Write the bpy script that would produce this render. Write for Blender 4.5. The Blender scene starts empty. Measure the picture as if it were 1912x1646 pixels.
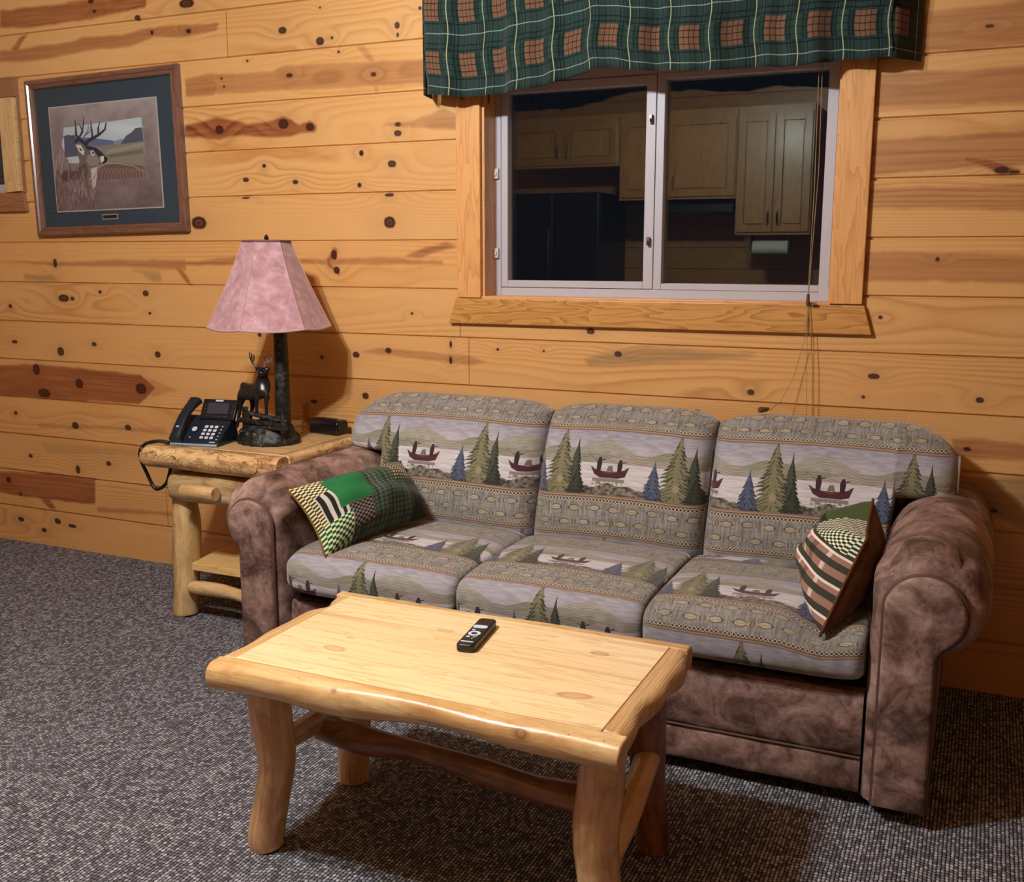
import bpy, bmesh, math, random
import numpy as np
from mathutils import Vector, Matrix
from math import sin, cos, pi, radians, sqrt, atan2, exp, floor

S = bpy.context.scene
COL = S.collection

# ------------------------------------------------------------------ camera
YAW, PITCH = 0.426629, 0.179373
CAM = Vector((0.0, -3.3929, 1.3523))
fw = Vector((-sin(YAW) * cos(PITCH), cos(YAW) * cos(PITCH), -sin(PITCH)))
rt = Vector((cos(YAW), sin(YAW), 0.0))
up = rt.cross(fw)
cam = bpy.data.cameras.new('camera')
cam.sensor_fit = 'HORIZONTAL'
cam.sensor_width = 36.0
cam.lens = 36.0 * 1940.1 / 1912.0
cam.clip_start = 0.05
camo = bpy.data.objects.new('camera', cam)
COL.objects.link(camo)
M = Matrix((rt, up, -fw)).transposed().to_4x4()
M.translation = CAM
camo.matrix_world = M
S.camera = camo

# ------------------------------------------------------------------ world (night outside) and exposure
W = bpy.data.worlds.new('night')
S.world = W
W.use_nodes = True
W.node_tree.nodes['Background'].inputs[0].default_value = (0.004, 0.005, 0.008, 1)
W.node_tree.nodes['Background'].inputs[1].default_value = 1.0
S.view_settings.view_transform = 'Standard'
S.view_settings.look = 'None'
S.view_settings.gamma = 1.0
S.view_settings.use_curve_mapping = False
S.view_settings.exposure = 0.0
try:
    S.cycles.max_bounces = 8
    S.cycles.diffuse_bounces = 4
    S.cycles.glossy_bounces = 4
    S.cycles.sample_clamp_indirect = 6.0
    S.cycles.use_denoising = True
except Exception:
    pass

BULB_STRENGTH = 1850.0          # three bulbs of the ceiling light
LIGHT_AT = Vector((-1.76, -2.20, 2.42))

# ------------------------------------------------------------------ helpers
def lin(c):
    return tuple(((v / 255.0) / 12.92 if v / 255.0 <= 0.04045 else ((v / 255.0 + 0.055) / 1.055) ** 2.4) for v in c)

def C4(c):
    return lin(c) + (1.0,)

class Geo:
    def __init__(s):
        s.v, s.f, s.uv = [], [], []
    def face(s, idx, uv=None):
        s.f.append(tuple(idx))
        s.uv.append(uv if uv is not None else [(s.v[i][0], s.v[i][2]) for i in idx])
    def box(s, x0, x1, y0, y1, z0, z1):
        b = len(s.v)
        s.v += [(x0, y0, z0), (x1, y0, z0), (x1, y1, z0), (x0, y1, z0), (x0, y0, z1), (x1, y0, z1), (x1, y1, z1), (x0, y1, z1)]
        for q, ax in (((0, 3, 2, 1), 'xy'), ((4, 5, 6, 7), 'xy'), ((0, 1, 5, 4), 'xz'), ((2, 3, 7, 6), 'xz'), ((1, 2, 6, 5), 'yz'), ((3, 0, 4, 7), 'yz')):
            idx = [b + i for i in q]
            a, c = 'xyz'.index(ax[0]), 'xyz'.index(ax[1])
            s.face(idx, [(s.v[i][a], s.v[i][c]) for i in idx])
        return s
    def grid(s, P, UV=None, closeu=False, flip=False):
        # P[j][i] rows of points
        b = len(s.v); nj = len(P); ni = len(P[0])
        for r in P:
            s.v += [tuple(p) for p in r]
        for j in range(nj - 1):
            for i in range(ni if closeu else ni - 1):
                i2 = (i + 1) % ni
                q = [b + j * ni + i, b + j * ni + i2, b + (j + 1) * ni + i2, b + (j + 1) * ni + i]
                if UV is not None:
                    u = [UV[j][i], UV[j][i + 1], UV[j + 1][i + 1], UV[j + 1][i]]
                else:
                    u = [(0, 0)] * 4
                if flip:
                    q.reverse(); u = list(reversed(u))
                s.face(q, u)
        return b
    def tube(s, path, rad, n=14, caps=True, jit=None, v0=0.0, squash=None):
        path = [Vector(p) for p in path]
        m = len(path)
        if not hasattr(rad, '__len__'):
            rad = [rad] * m
        T = []
        for i in range(m):
            a = path[max(i - 1, 0)]; c = path[min(i + 1, m - 1)]
            T.append((c - a).normalized())
        ref = Vector((0, 0, 1)) if abs(T[0].z) < 0.9 else Vector((0, -1, 0))
        nrm = (ref - T[0] * ref.dot(T[0])).normalized()
        rows, uvs = [], []
        L = 0.0
        rm = sum(rad) / m
        for i in range(m):
            if i:
                L += (path[i] - path[i - 1]).length
                nrm = (nrm - T[i] * nrm.dot(T[i])).normalized()
            bn = T[i].cross(nrm)
            row, uu = [], []
            for k in range(n + 1):
                a = 2 * pi * k / n
                r = rad[i] * (jit(L, a) if jit else 1.0)
                ca, sa = cos(a), sin(a)
                if squash:
                    ca, sa = squash(ca, sa)
                if k < n:
                    row.append(path[i] + nrm * (r * ca) + bn * (r * sa))
                uu.append((L + v0, a * rm + v0))
            rows.append(row); uvs.append(uu)
        b = s.grid(rows, uvs, closeu=True, flip=True)
        if caps:
            for i, rv in ((0, False), (m - 1, True)):
                idx = [b + i * n + k for k in range(n)]
                uv = [(v0 + 5 + rad[i] * cos(2 * pi * k / n), v0 + 5 + rad[i] * sin(2 * pi * k / n)) for k in range(n)]
                if rv:
                    idx.reverse(); uv.reverse()
                s.face(idx, uv)
        return s
    def prism(s, poly, axis, a0, a1):
        # poly in the plane across the axis ('y': (x,z); 'z': (x,y); 'x': (y,z))
        def P(p, a):
            return {'y': (p[0], a, p[1]), 'z': (p[0], p[1], a), 'x': (a, p[0], p[1])}[axis]
        b = len(s.v); n = len(poly)
        s.v += [P(p, a0) for p in poly] + [P(p, a1) for p in poly]
        s.face([b + i for i in range(n)], [tuple(p) for p in poly])
        s.face([b + n + i for i in reversed(range(n))], [tuple(p) for p in reversed(poly)])
        L = 0
        for i in range(n):
            j = (i + 1) % n
            d = sqrt((poly[i][0] - poly[j][0]) ** 2 + (poly[i][1] - poly[j][1]) ** 2)
            s.face([b + j, b + i, b + n + i, b + n + j], [(L + d, a0), (L, a0), (L, a1), (L + d, a1)])
            L += d
        return s
    def lathe(s, prof, c, n=32, caps=True):
        rows = [[(c[0] + r * cos(2 * pi * k / n), c[1] + r * sin(2 * pi * k / n), c[2] + z) for k in range(n)] for r, z in prof]
        uv = [[(k / n, z) for k in range(n + 1)] for r, z in prof]
        b = s.grid(rows, uv, closeu=True)
        if caps:
            s.face([b + k for k in reversed(range(n))])
            s.face([b + (len(prof) - 1) * n + k for k in range(n)])
        return s
    def move(s, fn):
        s.v = [tuple(fn(Vector(p))) for p in s.v]
        return s
    def build(s, name, m, parent=None, smooth=True, bevel=0.0, angle=40, seg=2, fix=True):
        me = bpy.data.meshes.new(name)
        off = Vector((0, 0, 0))
        q = parent
        while q is not None:
            if q.get('_local'):
                off = Vector((0, 0, 0)); break
            off += q.location; q = q.parent
        me.from_pydata([(p[0] - off.x, p[1] - off.y, p[2] - off.z) for p in s.v], [], s.f)
        uvl = me.uv_layers.new(name='UVMap')
        flat = []
        for u in s.uv:
            for a in u:
                flat += [a[0], a[1]]
        uvl.data.foreach_set('uv', flat)
        if fix:
            bm = bmesh.new(); bm.from_mesh(me)
            bmesh.ops.recalc_face_normals(bm, faces=bm.faces)
            bm.to_mesh(me); bm.free()
        if smooth:
            for p in me.polygons:
                p.use_smooth = True
            me.set_sharp_from_angle(angle=radians(angle))
        me.materials.append(m)
        o = bpy.data.objects.new(name, me)
        COL.objects.link(o)
        if parent is not None:
            o.parent = parent
        if bevel:
            b = o.modifiers.new('bevel', 'BEVEL'); b.width = bevel; b.segments = seg; b.limit_method = 'ANGLE'; b.angle_limit = radians(35)
        return o

def thing(name, label, cat, loc, rotz=0.0, group=None):
    o = bpy.data.objects.new(name, None)
    o.empty_display_size = 0.1
    COL.objects.link(o)
    o.location = loc
    o.rotation_euler = (0, 0, rotz)
    o['label'] = label; o['category'] = cat
    if group:
        o['group'] = group
    return o

def local(o):
    o['_local'] = 1
    return o

def struct(o):
    o['kind'] = 'structure'
    return o

# ------------------------------------------------------------------ node helpers
class NT:
    def __init__(s, name, rough=0.5, spec=0.5):
        s.m = bpy.data.materials.new(name); s.m.use_nodes = True
        s.t = s.m.node_tree; s.b = s.t.nodes['Principled BSDF']
        s.b.inputs['Roughness'].default_value = rough
        s.b.inputs['Specular IOR Level'].default_value = spec
    def n(s, typ, props=None, **inp):
        nd = s.t.nodes.new('ShaderNode' + typ)
        for k, v in (props or {}).items():
            setattr(nd, k, v)
        for k, v in inp.items():
            k = k.replace('_', ' ')
            sock = nd.inputs[int(k[1:])] if (k[0] == 'i' and k[1:].isdigit()) else nd.inputs[k]
            if isinstance(v, bpy.types.NodeSocket):
                s.t.links.new(v, sock)
            else:
                sock.default_value = v
        return nd
    def math(s, op, a, b=0.0, c=0.0, clamp=False):
        return s.n('Math', {'operation': op, 'use_clamp': clamp}, i0=a, i1=b, i2=c).outputs[0]
    def mix(s, f, a, b, typ='MIX'):
        nd = s.t.nodes.new('ShaderNodeMix'); nd.data_type = 'RGBA'; nd.blend_type = typ
        for k, v in ((0, f), (6, a), (7, b)):
            if isinstance(v, bpy.types.NodeSocket):
                s.t.links.new(v, nd.inputs[k])
            else:
                nd.inputs[k].default_value = v if k == 0 or len(v) == 4 else tuple(v) + (1,)
        return nd.outputs[2]
    def ramp(s, f, stops, interp='LINEAR'):
        nd = s.t.nodes.new('ShaderNodeValToRGB'); cr = nd.color_ramp; cr.interpolation = interp
        while len(cr.elements) < len(stops):
            cr.elements.new(0.5)
        for e, (p, c) in zip(cr.elements, stops):
            e.position = p; e.color = c if len(c) == 4 else tuple(c) + (1,)
        s.t.links.new(f, nd.inputs[0])
        return nd.outputs[0]
    def uv(s, scale=(1, 1, 1), loc=(0, 0, 0), rot=(0, 0, 0), src='UV'):
        tc = s.n('TexCoord')
        return s.n('Mapping', None, Vector=tc.outputs[src], Scale=scale, Location=loc, Rotation=rot).outputs[0]
    def noise(s, vec, scale, detail=4.0, rough=0.55, dist=0.0):
        return s.n('TexNoise', None, Vector=vec, Scale=scale, Detail=detail, Roughness=rough, Distortion=dist).outputs[0]
    def col(s, v):
        if isinstance(v, bpy.types.NodeSocket):
            s.t.links.new(v, s.b.inputs['Base Color'])
        else:
            s.b.inputs['Base Color'].default_value = v
    def set(s, k, v):
        if isinstance(v, bpy.types.NodeSocket):
            s.t.links.new(v, s.b.inputs[k])
        else:
            s.b.inputs[k].default_value = v
    def bump(s, h, strength=0.3, dist=0.002):
        nd = s.n('Bump', None, Strength=strength, Distance=dist, Height=h)
        s.t.links.new(nd.outputs[0], s.b.inputs['Normal'])

def simple(name, c, rough=0.5, spec=0.5, metal=0.0, emit=None, es=0.0, var=0.0, vs=40.0):
    N = NT(name, rough, spec)
    if var:
        f = N.noise(N.uv(src='Object'), vs)
        a = tuple(x * (1 - var) for x in lin(c)) + (1,); b = tuple(min(1, x * (1 + var)) for x in lin(c)) + (1,)
        N.col(N.ramp(f, [(0.3, a), (0.7, b)]))
    else:
        N.col(C4(c))
    N.set('Metallic', metal)
    if emit:
        N.set('Emission Color', tuple(emit) + (1,)); N.set('Emission Strength', es)
    return N.m

def make_image(name, arr, data=False):
    h, w = arr.shape[:2]
    im = bpy.data.images.new(name, w, h, alpha=False, float_buffer=False)
    im.colorspace_settings.name = 'Non-Color' if data else 'sRGB'
    px = np.ones((h, w, 4), np.float32)
    px[..., :3] = np.clip(arr[::-1], 0, 1)
    im.pixels.foreach_set(px.ravel())
    im.update(); im.pack()
    return im

# ------------------------------------------------------------------ numpy drawing
RNG = np.random.RandomState(7)
def vnoise(x, y, seed, per=None):
    r = np.random.RandomState(seed).rand(256, 256).astype(np.float32)
    xi = np.floor(x).astype(int); yi = np.floor(y).astype(int)
    fx = x - xi; fy = y - yi
    fx = fx * fx * (3 - 2 * fx); fy = fy * fy * (3 - 2 * fy)
    px = per or 256
    a = r[yi % 256, xi % px]; b = r[yi % 256, (xi + 1) % px]; c = r[(yi + 1) % 256, xi % px]; d = r[(yi + 1) % 256, (xi + 1) % px]
    return (a * (1 - fx) + b * fx) * (1 - fy) + (c * (1 - fx) + d * fx) * fy

def inpoly(X, Y, pts):
    ins = np.zeros(X.shape, bool); n = len(pts)
    for i in range(n):
        x0, y0 = pts[i]; x1, y1 = pts[(i + 1) % n]
        if y0 == y1:
            continue
        c = ((Y >= min(y0, y1)) & (Y < max(y0, y1)) & (X < (x1 - x0) * (Y - y0) / (y1 - y0) + x0))
        ins ^= c
    return ins

def fillp(img, X, Y, pts, col, a=1.0):
    # polygon in the coordinates of X and Y (regular grids)
    xs = [p[0] for p in pts]; ys = [p[1] for p in pts]
    gx, gy = X[0], Y[:, 0]
    i0, i1 = np.searchsorted(gx, [min(xs), max(xs)])
    j0, j1 = np.searchsorted(gy, [min(ys), max(ys)])
    i0 = max(i0 - 1, 0); i1 += 2; j0 = max(j0 - 1, 0); j1 += 2
    sub = (slice(j0, j1), slice(i0, i1))
    m = inpoly(X[sub], Y[sub], pts).astype(np.float32)[..., None] * a
    img[sub] = img[sub] * (1 - m) + np.array(col, np.float32) / 255.0 * m

def stroke(img, X, Y, pts, w, col, a=1.0, w1=None):
    w1 = w if w1 is None else w1
    n = len(pts)
    for i in range(n - 1):
        (x0, y0), (x1, y1) = pts[i], pts[i + 1]
        t0, t1 = w + (w1 - w) * i / (n - 1), w + (w1 - w) * (i + 1) / (n - 1)
        d = max(1e-9, sqrt((x1 - x0) ** 2 + (y1 - y0) ** 2)); nx, ny = -(y1 - y0) / d, (x1 - x0) / d
        ex, ey = (x1 - x0) / d * t0 * .3, (y1 - y0) / d * t0 * .3
        fillp(img, X, Y, [(x0 + nx * t0 / 2 - ex, y0 + ny * t0 / 2 - ey), (x1 + nx * t1 / 2 + ex, y1 + ny * t1 / 2 + ey), (x1 - nx * t1 / 2 + ex, y1 - ny * t1 / 2 + ey), (x0 - nx * t0 / 2 - ex, y0 - ny * t0 / 2 - ey)], col, a)

# knots and heartwood streaks of the wall boards: wall coordinates x, z in metres
KNOTS = [(-2.492,2.172,0.019,0.013),(-2.325,2.12,0.018,0.015),(-2.271,2.128,0.005,0.006),(-1.994,2.148,0.011,0.012),(-1.992,2.116,0.005,0.008),(-2.32,2.238,0.004,0.005),(-1.9,2.198,0.007,0.006),(-2.244,2.077,0.006,0.005),(-2.661,2.075,0.006,0.005),(-2.789,2.019,0.005,0.005),(-2.778,1.988,0.006,0.004),(-2.468,2.009,0.015,0.008),(-2.097,1.988,0.012,0.008),(-2.812,1.827,0.021,0.017),(-2.504,1.833,0.024,0.019),(-2.383,1.817,0.019,0.015),(-1.999,1.808,0.013,0.008),(-2.0,1.777,0.016,0.011),(-2.157,1.713,0.01,0.011),(-2.027,1.67,0.018,0.013),(-2.602,1.682,0.009,0.008),(-2.693,1.632,0.015,0.009),(-2.458,1.617,0.013,0.009),(-2.169,1.598,0.009,0.009),(-2.699,1.563,0.019,0.005),(-2.041,1.56,0.02,0.007),(-2.939,1.468,0.039,0.026),(-2.042,1.46,0.025,0.022),(-2.943,2.309,0.038,0.017),(-2.943,2.208,0.01,0.005),(-3.424,2.323,0.011,0.006),(-3.197,2.278,0.015,0.011),(-3.126,2.216,0.008,0.009),(-2.94,2.206,0.013,0.009),(-3.44,2.363,0.016,0.009),(-3.244,1.181,0.017,0.013),(-3.501,1.183,0.01,0.007),(-3.666,1.151,0.012,0.009),(-3.719,1.152,0.032,0.017),(-3.227,1.098,0.008,0.006),(-4.053,1.111,0.012,0.009),(-4.045,0.949,0.019,0.008),(-3.557,0.955,0.015,0.01),(-3.761,0.915,0.021,0.02),(-3.198,0.924,0.016,0.014),(-3.922,0.826,0.022,0.026),(-3.884,0.72,0.038,0.021),(-3.663,0.775,0.023,0.022),(-3.304,0.771,0.031,0.024),(-3.706,0.583,0.021,0.016),(-3.393,0.596,0.018,0.013),(-4.004,0.42,0.014,0.009),(-3.521,0.424,0.015,0.011),(-3.711,0.38,0.014,0.02),(-4.103,0.106,0.02,0.012),(-3.864,0.122,0.02,0.014),(-3.956,0.069,0.017,0.01),(-3.773,0.109,0.025,0.009),(-3.754,1.304,0.012,0.02),(-2.291,1.341,0.014,0.019),(-2.281,1.284,0.014,0.014),(-2.204,0.963,0.016,0.012),(-2.362,0.947,0.008,0.008),(-2.166,0.805,0.015,0.013),(-2.659,1.026,0.009,0.01),(-2.407,0.769,0.016,0.008),(-1.953,1.128,0.006,0.005),(-2.059,0.985,0.014,0.011),(-1.791,1.018,0.005,0.014),(-1.792,0.959,0.006,0.015),(-1.245,1.083,0.015,0.011),(-1.144,1.008,0.014,0.01),(-1.42,1.008,0.005,0.004),(-0.686,0.901,0.012,0.01),(-0.861,0.826,0.009,0.007),(-1.6,1.007,0.006,0.005),(-0.055,1.983,0.012,0.005),(0.006,1.584,0.02,0.01),(0.04,1.578,0.015,0.005),(-0.148,1.331,0.006,0.007),(-0.299,1.155,0.007,0.006),(-0.308,0.972,0.018,0.009),(-0.335,0.906,0.006,0.005),(-0.002,0.915,0.012,0.009),(-0.026,0.764,0.011,0.007),(0.061,0.581,0.011,0.006)]
STAINS = [(1.0,0,[(-2.98,1.855),(-2.9,1.86),(-2.82,1.874),(-2.76,1.862),(-2.67,1.84),(-2.59,1.847),(-2.5,1.863),(-2.43,1.828),(-2.38,1.84),(-2.35,1.819),(-2.36,1.796),(-2.42,1.799),(-2.48,1.784),(-2.56,1.788),(-2.71,1.803),(-2.81,1.79),(-2.91,1.803),(-2.99,1.806)]),(0.5,0,[(-2.97,2.027),(-2.85,2.043),(-2.74,2.03),(-2.55,2.029),(-2.49,2.044),(-2.15,2.034),(-1.89,2.024),(-1.81,2.016),(-1.81,1.937),(-1.9,1.945),(-2.08,1.948),(-2.48,1.959),(-2.78,1.963),(-2.97,1.965)]),(0.7,0,[(-2.97,2.016),(-2.85,2.026),(-2.8,1.999),(-2.83,1.959),(-2.97,1.965)]),(0.45,0,[(-2.07,1.811),(-1.94,1.815),(-1.81,1.852),(-1.76,1.833),(-1.76,1.78),(-1.98,1.798)]),(0.7,0,[(-1.98,1.338),(-1.88,1.372),(-1.81,1.386),(-1.76,1.372),(-1.82,1.361),(-1.91,1.336)]),(0.3,0,[(-2.17,2.09),(-2.13,2.087),(-2.09,2.033),(-2.08,1.921),(-2.09,1.921),(-2.11,2.031)]),(0.95,0,[(-3.96,2.373),(-3.79,2.369),(-3.45,2.371),(-3.29,2.396),(-3.14,2.355),(-3.15,2.316),(-3.43,2.298),(-3.76,2.289),(-3.97,2.305)]),(0.7,0,[(-3.98,2.213),(-3.91,2.208),(-3.74,2.214),(-3.55,2.214),(-3.5,2.228),(-3.27,2.219),(-3.18,2.23),(-3.03,2.235),(-2.79,2.222),(-2.8,2.198),(-3.0,2.188),(-3.12,2.202),(-3.25,2.172),(-3.44,2.177),(-3.71,2.16),(-3.85,2.155),(-3.99,2.165)]),(0.9,0,[(-3.92,2.209),(-3.84,2.265),(-3.81,2.265),(-3.88,2.205)]),(0.55,0,[(-4.01,1.314),(-3.76,1.307),(-3.38,1.319),(-3.02,1.323),(-3.02,1.279),(-3.39,1.294),(-3.76,1.292)]),(0.8,1,[(-3.95,1.255),(-3.77,1.252),(-3.74,1.227),(-3.95,1.229)]),(0.7,1,[(-3.33,1.283),(-3.16,1.275),(-3.15,1.234),(-3.2,1.231),(-3.26,1.266)]),(1.0,0,[(-4.21,0.833),(-3.92,0.851),(-3.62,0.845),(-3.3,0.831),(-3.22,0.78),(-3.32,0.704),(-3.76,0.697),(-4.23,0.693)]),(0.3,0,[(-3.25,0.816),(-3.1,0.777),(-3.25,0.741)]),(1.0,0,[(-4.27,0.326),(-3.88,0.345),(-3.61,0.344),(-3.62,0.228),(-3.95,0.221),(-4.29,0.225)]),(0.9,0,[(-3.96,0.22),(-3.91,0.235),(-3.87,0.178),(-3.91,0.177)]),(0.45,0,[(-3.61,0.215),(-3.14,0.239),(-3.14,0.225),(-3.61,0.197)]),(0.35,1,[(-3.94,0.491),(-3.27,0.504),(-3.27,0.477),(-3.89,0.443)]),(0.35,0,[(-3.93,0.577),(-3.19,0.605),(-3.15,0.58),(-3.39,0.586),(-3.94,0.557)]),(0.55,0,[(-3.29,1.308),(-3.08,1.306),(-2.74,1.334),(-2.45,1.325),(-2.06,1.329),(-1.82,1.32),(-1.82,1.31),(-2.07,1.307),(-2.43,1.31),(-2.74,1.304),(-3.27,1.294)]),(0.8,0,[(-3.08,1.295),(-3.05,1.295),(-2.99,1.22),(-3.01,1.22)]),(0.8,0,[(-2.33,1.318),(-2.29,1.373),(-2.27,1.36),(-2.31,1.312),(-2.27,1.277),(-2.27,1.264),(-2.32,1.296)]),(0.55,0,[(-2.46,0.755),(-2.43,0.764),(-2.43,0.676),(-2.46,0.673)]),(0.45,0,[(-2.18,0.978),(-2.09,0.992),(-1.72,0.977),(-1.64,0.961),(-1.72,0.945),(-2.1,0.971)]),(0.75,1,[(-1.27,0.986),(-1.2,1.007),(-1.06,1.037),(-0.67,1.028),(-0.7,1.016),(-1.06,0.974),(-1.25,0.964)]),(0.55,0,[(-0.26,2.034),(-0.23,2.035),(-0.12,2.036),(0.03,2.042),(0.11,2.045),(0.12,1.925),(0.04,1.924),(-0.22,1.925),(-0.25,1.925)]),(0.55,0,[(-0.38,1.871),(-0.35,1.872),(-0.11,1.866),(0.04,1.87),(0.12,1.873),(0.13,1.773),(0.05,1.773),(-0.17,1.778),(-0.37,1.781)]),(0.55,0,[(-0.36,1.68),(-0.34,1.681),(-0.13,1.685),(0.06,1.694),(0.14,1.697),(0.15,1.605),(0.06,1.6),(-0.11,1.595),(-0.34,1.581),(-0.36,1.58)]),(0.4,0,[(-0.36,1.546),(-0.12,1.54),(0.07,1.543),(0.15,1.542),(0.16,1.461),(0.08,1.469),(-0.19,1.481),(-0.36,1.484)]),(1.0,0,[(-0.1,1.624),(-0.04,1.621),(0.02,1.599),(0.06,1.576),(0.01,1.572),(-0.04,1.597),(-0.09,1.61)]),(0.5,0,[(-0.36,1.354),(-0.13,1.35),(0.08,1.344),(0.16,1.34),(0.17,1.263),(0.09,1.263),(-0.21,1.268),(-0.35,1.264)]),(0.6,0,[(-0.07,0.795),(0.01,0.797),(0.13,0.792),(0.25,0.791),(0.25,0.744),(0.13,0.744),(-0.06,0.734)]),(0.9,1,[(-0.03,0.674),(0.14,0.696),(0.25,0.706),(0.27,0.544),(0.15,0.531),(0.04,0.573)])]

# ------------------------------------------------------------------ wall texture maps
PB = 0.175          # board pitch
def groove(n):
    return n * PB - 0.006

def wall_maps():
    x0, x1, z0, z1, st = -4.95, 1.65, 0.0, 2.66, 0.0022
    gx = np.arange(x0, x1, st); gz = np.arange(z0, z1, st)
    X, Z = np.meshgrid(gx, gz)
    X = X.astype(np.float32); Z = Z.astype(np.float32)
    n = np.floor((Z + 0.006) / PB)
    t = (Z + 0.006) / PB - n
    r = np.random.RandomState(3).rand(64, 4)
    ni = n.astype(int) % 64
    zc = r[ni, 0] * 2.0 - 0.5
    amp = 9 + 9 * r[ni, 1]
    F = amp * ((t - zc) ** 2) * 0.55 + 2.6 * vnoise(X * 1.1 + n * 17.3, n + t * 0.6, 11) + 0.9 * vnoise(X * 4.3 + n * 5.1, n * 3 + t * 2.2, 12) + 0.10 * vnoise(X * 22, Z * 190, 13)
    knot = np.zeros_like(X); halo = np.zeros_like(X)
    ks = list(KNOTS)
    rr = random.Random(5)
    for _ in range(46):           # boards beyond the photograph's edges
        kx = rr.choice([rr.uniform(0.2, 1.6), rr.uniform(-4.9, -4.05)])
        kz = (rr.randrange(0, 15) + rr.uniform(0.2, 0.8)) * PB
        s_ = rr.uniform(0.006, 0.018)
        ks.append((kx, kz, s_, s_ * rr.uniform(0.7, 1.1)))
    for kx, kz, a, b in ks:
        a = max(abs(a), 0.004); b = max(abs(b), 0.004)
        i0 = max(0, int((kx - 0.3 - x0) / st)); i1 = max(0, int((kx + 0.3 - x0) / st)); j0 = max(0, int((kz - 0.13 - z0) / st)); j1 = int((kz + 0.13 - z0) / st)
        sl = (slice(j0, j1), slice(i0, i1))
        xx = X[sl] - kx; zz = Z[sl] - kz
        if xx.size == 0:
            continue
        same = (n[sl] == math.floor((kz + 0.006) / PB)) | (abs(zz) < b * 1.1)
        d = np.sqrt((xx / a) ** 2 + (zz / b) ** 2) + 0.22 * (vnoise(xx / a * 1.5 + 9, zz / b * 1.5 + 9, 21) - 0.5)
        m = np.clip((1.12 - d) / 0.22, 0, 1)
        if a > 0.0105:
            ring = 0.72 + 0.28 * np.cos(d * 9)
            m = m * (0.78 + 0.22 * ring)
        knot[sl] = np.maximum(knot[sl], m * same)
        h = np.exp(-((xx / (a * 3.2)) ** 2 + (zz / (b * 2.4)) ** 2))
        halo[sl] = np.maximum(halo[sl], h * 0.55 * same)
        g = np.exp(-((xx / (a * 3.6 + 0.02)) ** 2 + (zz / (b * 2.6 + 0.006)) ** 2))
        F[sl] += g * same * (1.0 + 34 * a)
    s_ = F - np.floor(F)
    grain = np.where(s_ < 0.8, (s_ / 0.8) ** 2.2, (1 - s_) / 0.2)
    vis = np.clip(vnoise(X * 1.7 + n * 3.7, n * 2.0 + t, 31) * 1.5 - 0.25, 0.12, 1.0)
    fib = vnoise(X * 9, Z * 420, 41) * 0.5 + vnoise(X * 30, Z * 900, 42) * 0.5
    grain = grain * vis * 0.85 + 0.15 * fib
    red = np.zeros_like(X); gray = np.zeros_like(X)
    wob = 0.006 * (vnoise(X * 20, Z * 60, 51) - 0.5)
    for st_, kd, pl in STAINS:
        xs = [p[0] for p in pl]; zs = [p[1] for p in pl]
        i0 = max(0, int((min(xs) - 0.03 - x0) / st)); i1 = int((max(xs) + 0.03 - x0) / st); j0 = max(0, int((min(zs) - 0.03 - z0) / st)); j1 = int((max(zs) + 0.03 - z0) / st)
        if i1 <= 0:
            continue
        sl = (slice(j0, j1), slice(i0, i1))
        m = inpoly(X[sl], Z[sl] + wob[sl], pl).astype(np.float32)
        k = 5 if kd == 0 else 9
        for ax in (0, 1):
            m = sum(np.roll(m, q, ax) for q in range(-k // 2 + 1, k // 2 + 1)) / len(range(-k // 2 + 1, k // 2 + 1))
        tex = 0.72 + 0.4 * vnoise(X[sl] * 5, Z[sl] * 160, 61)
        tgt = red if kd == 0 else gray
        tgt[sl] = np.maximum(tgt[sl], m * st_ * tex)
    # a few streaks beyond the photographed part
    for q in range(16):
        bx = rr.choice([rr.uniform(0.35, 1.6), rr.uniform(-4.95, -4.2)]); bn = rr.randrange(0, 15); L = rr.uniform(0.15, 0.4)
        zz = (bn + rr.uniform(0.25, 0.75)) * PB
        red = np.maximum(red, 0.6 * np.exp(-(((X - bx) / L) ** 4 + ((Z - zz) / 0.028) ** 4)) * (n == bn))
    # butt joints
    for jx, bn in ((-2.752, 12), (-1.716, 5), (-1.751, 6), (-3.197, 1)):
        grain = np.where((abs(X - jx) < 0.0016) & (n == bn), 1.0, grain)
        knot = np.where((abs(X - jx) < 0.0016) & (n == bn), 0.85, knot)
    red = np.clip(red + halo * 0.35, 0, 1)
    grain = np.clip(grain, 0, 1)
    A = np.stack([np.clip(knot, 0, 1), np.clip(red, 0, 1), np.clip(grain, 0, 1)], -1)[::-1]
    B = np.stack([np.clip(gray, 0, 1), np.clip(halo, 0, 1), r[ni, 2]], -1)[::-1]
    return make_image('wall_grain_map', A, True), make_image('wall_tone_map', B, True), (x0, x0 + len(gx) * st, z0, z0 + len(gz) * st)

imA, imB, WB = wall_maps()

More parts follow.
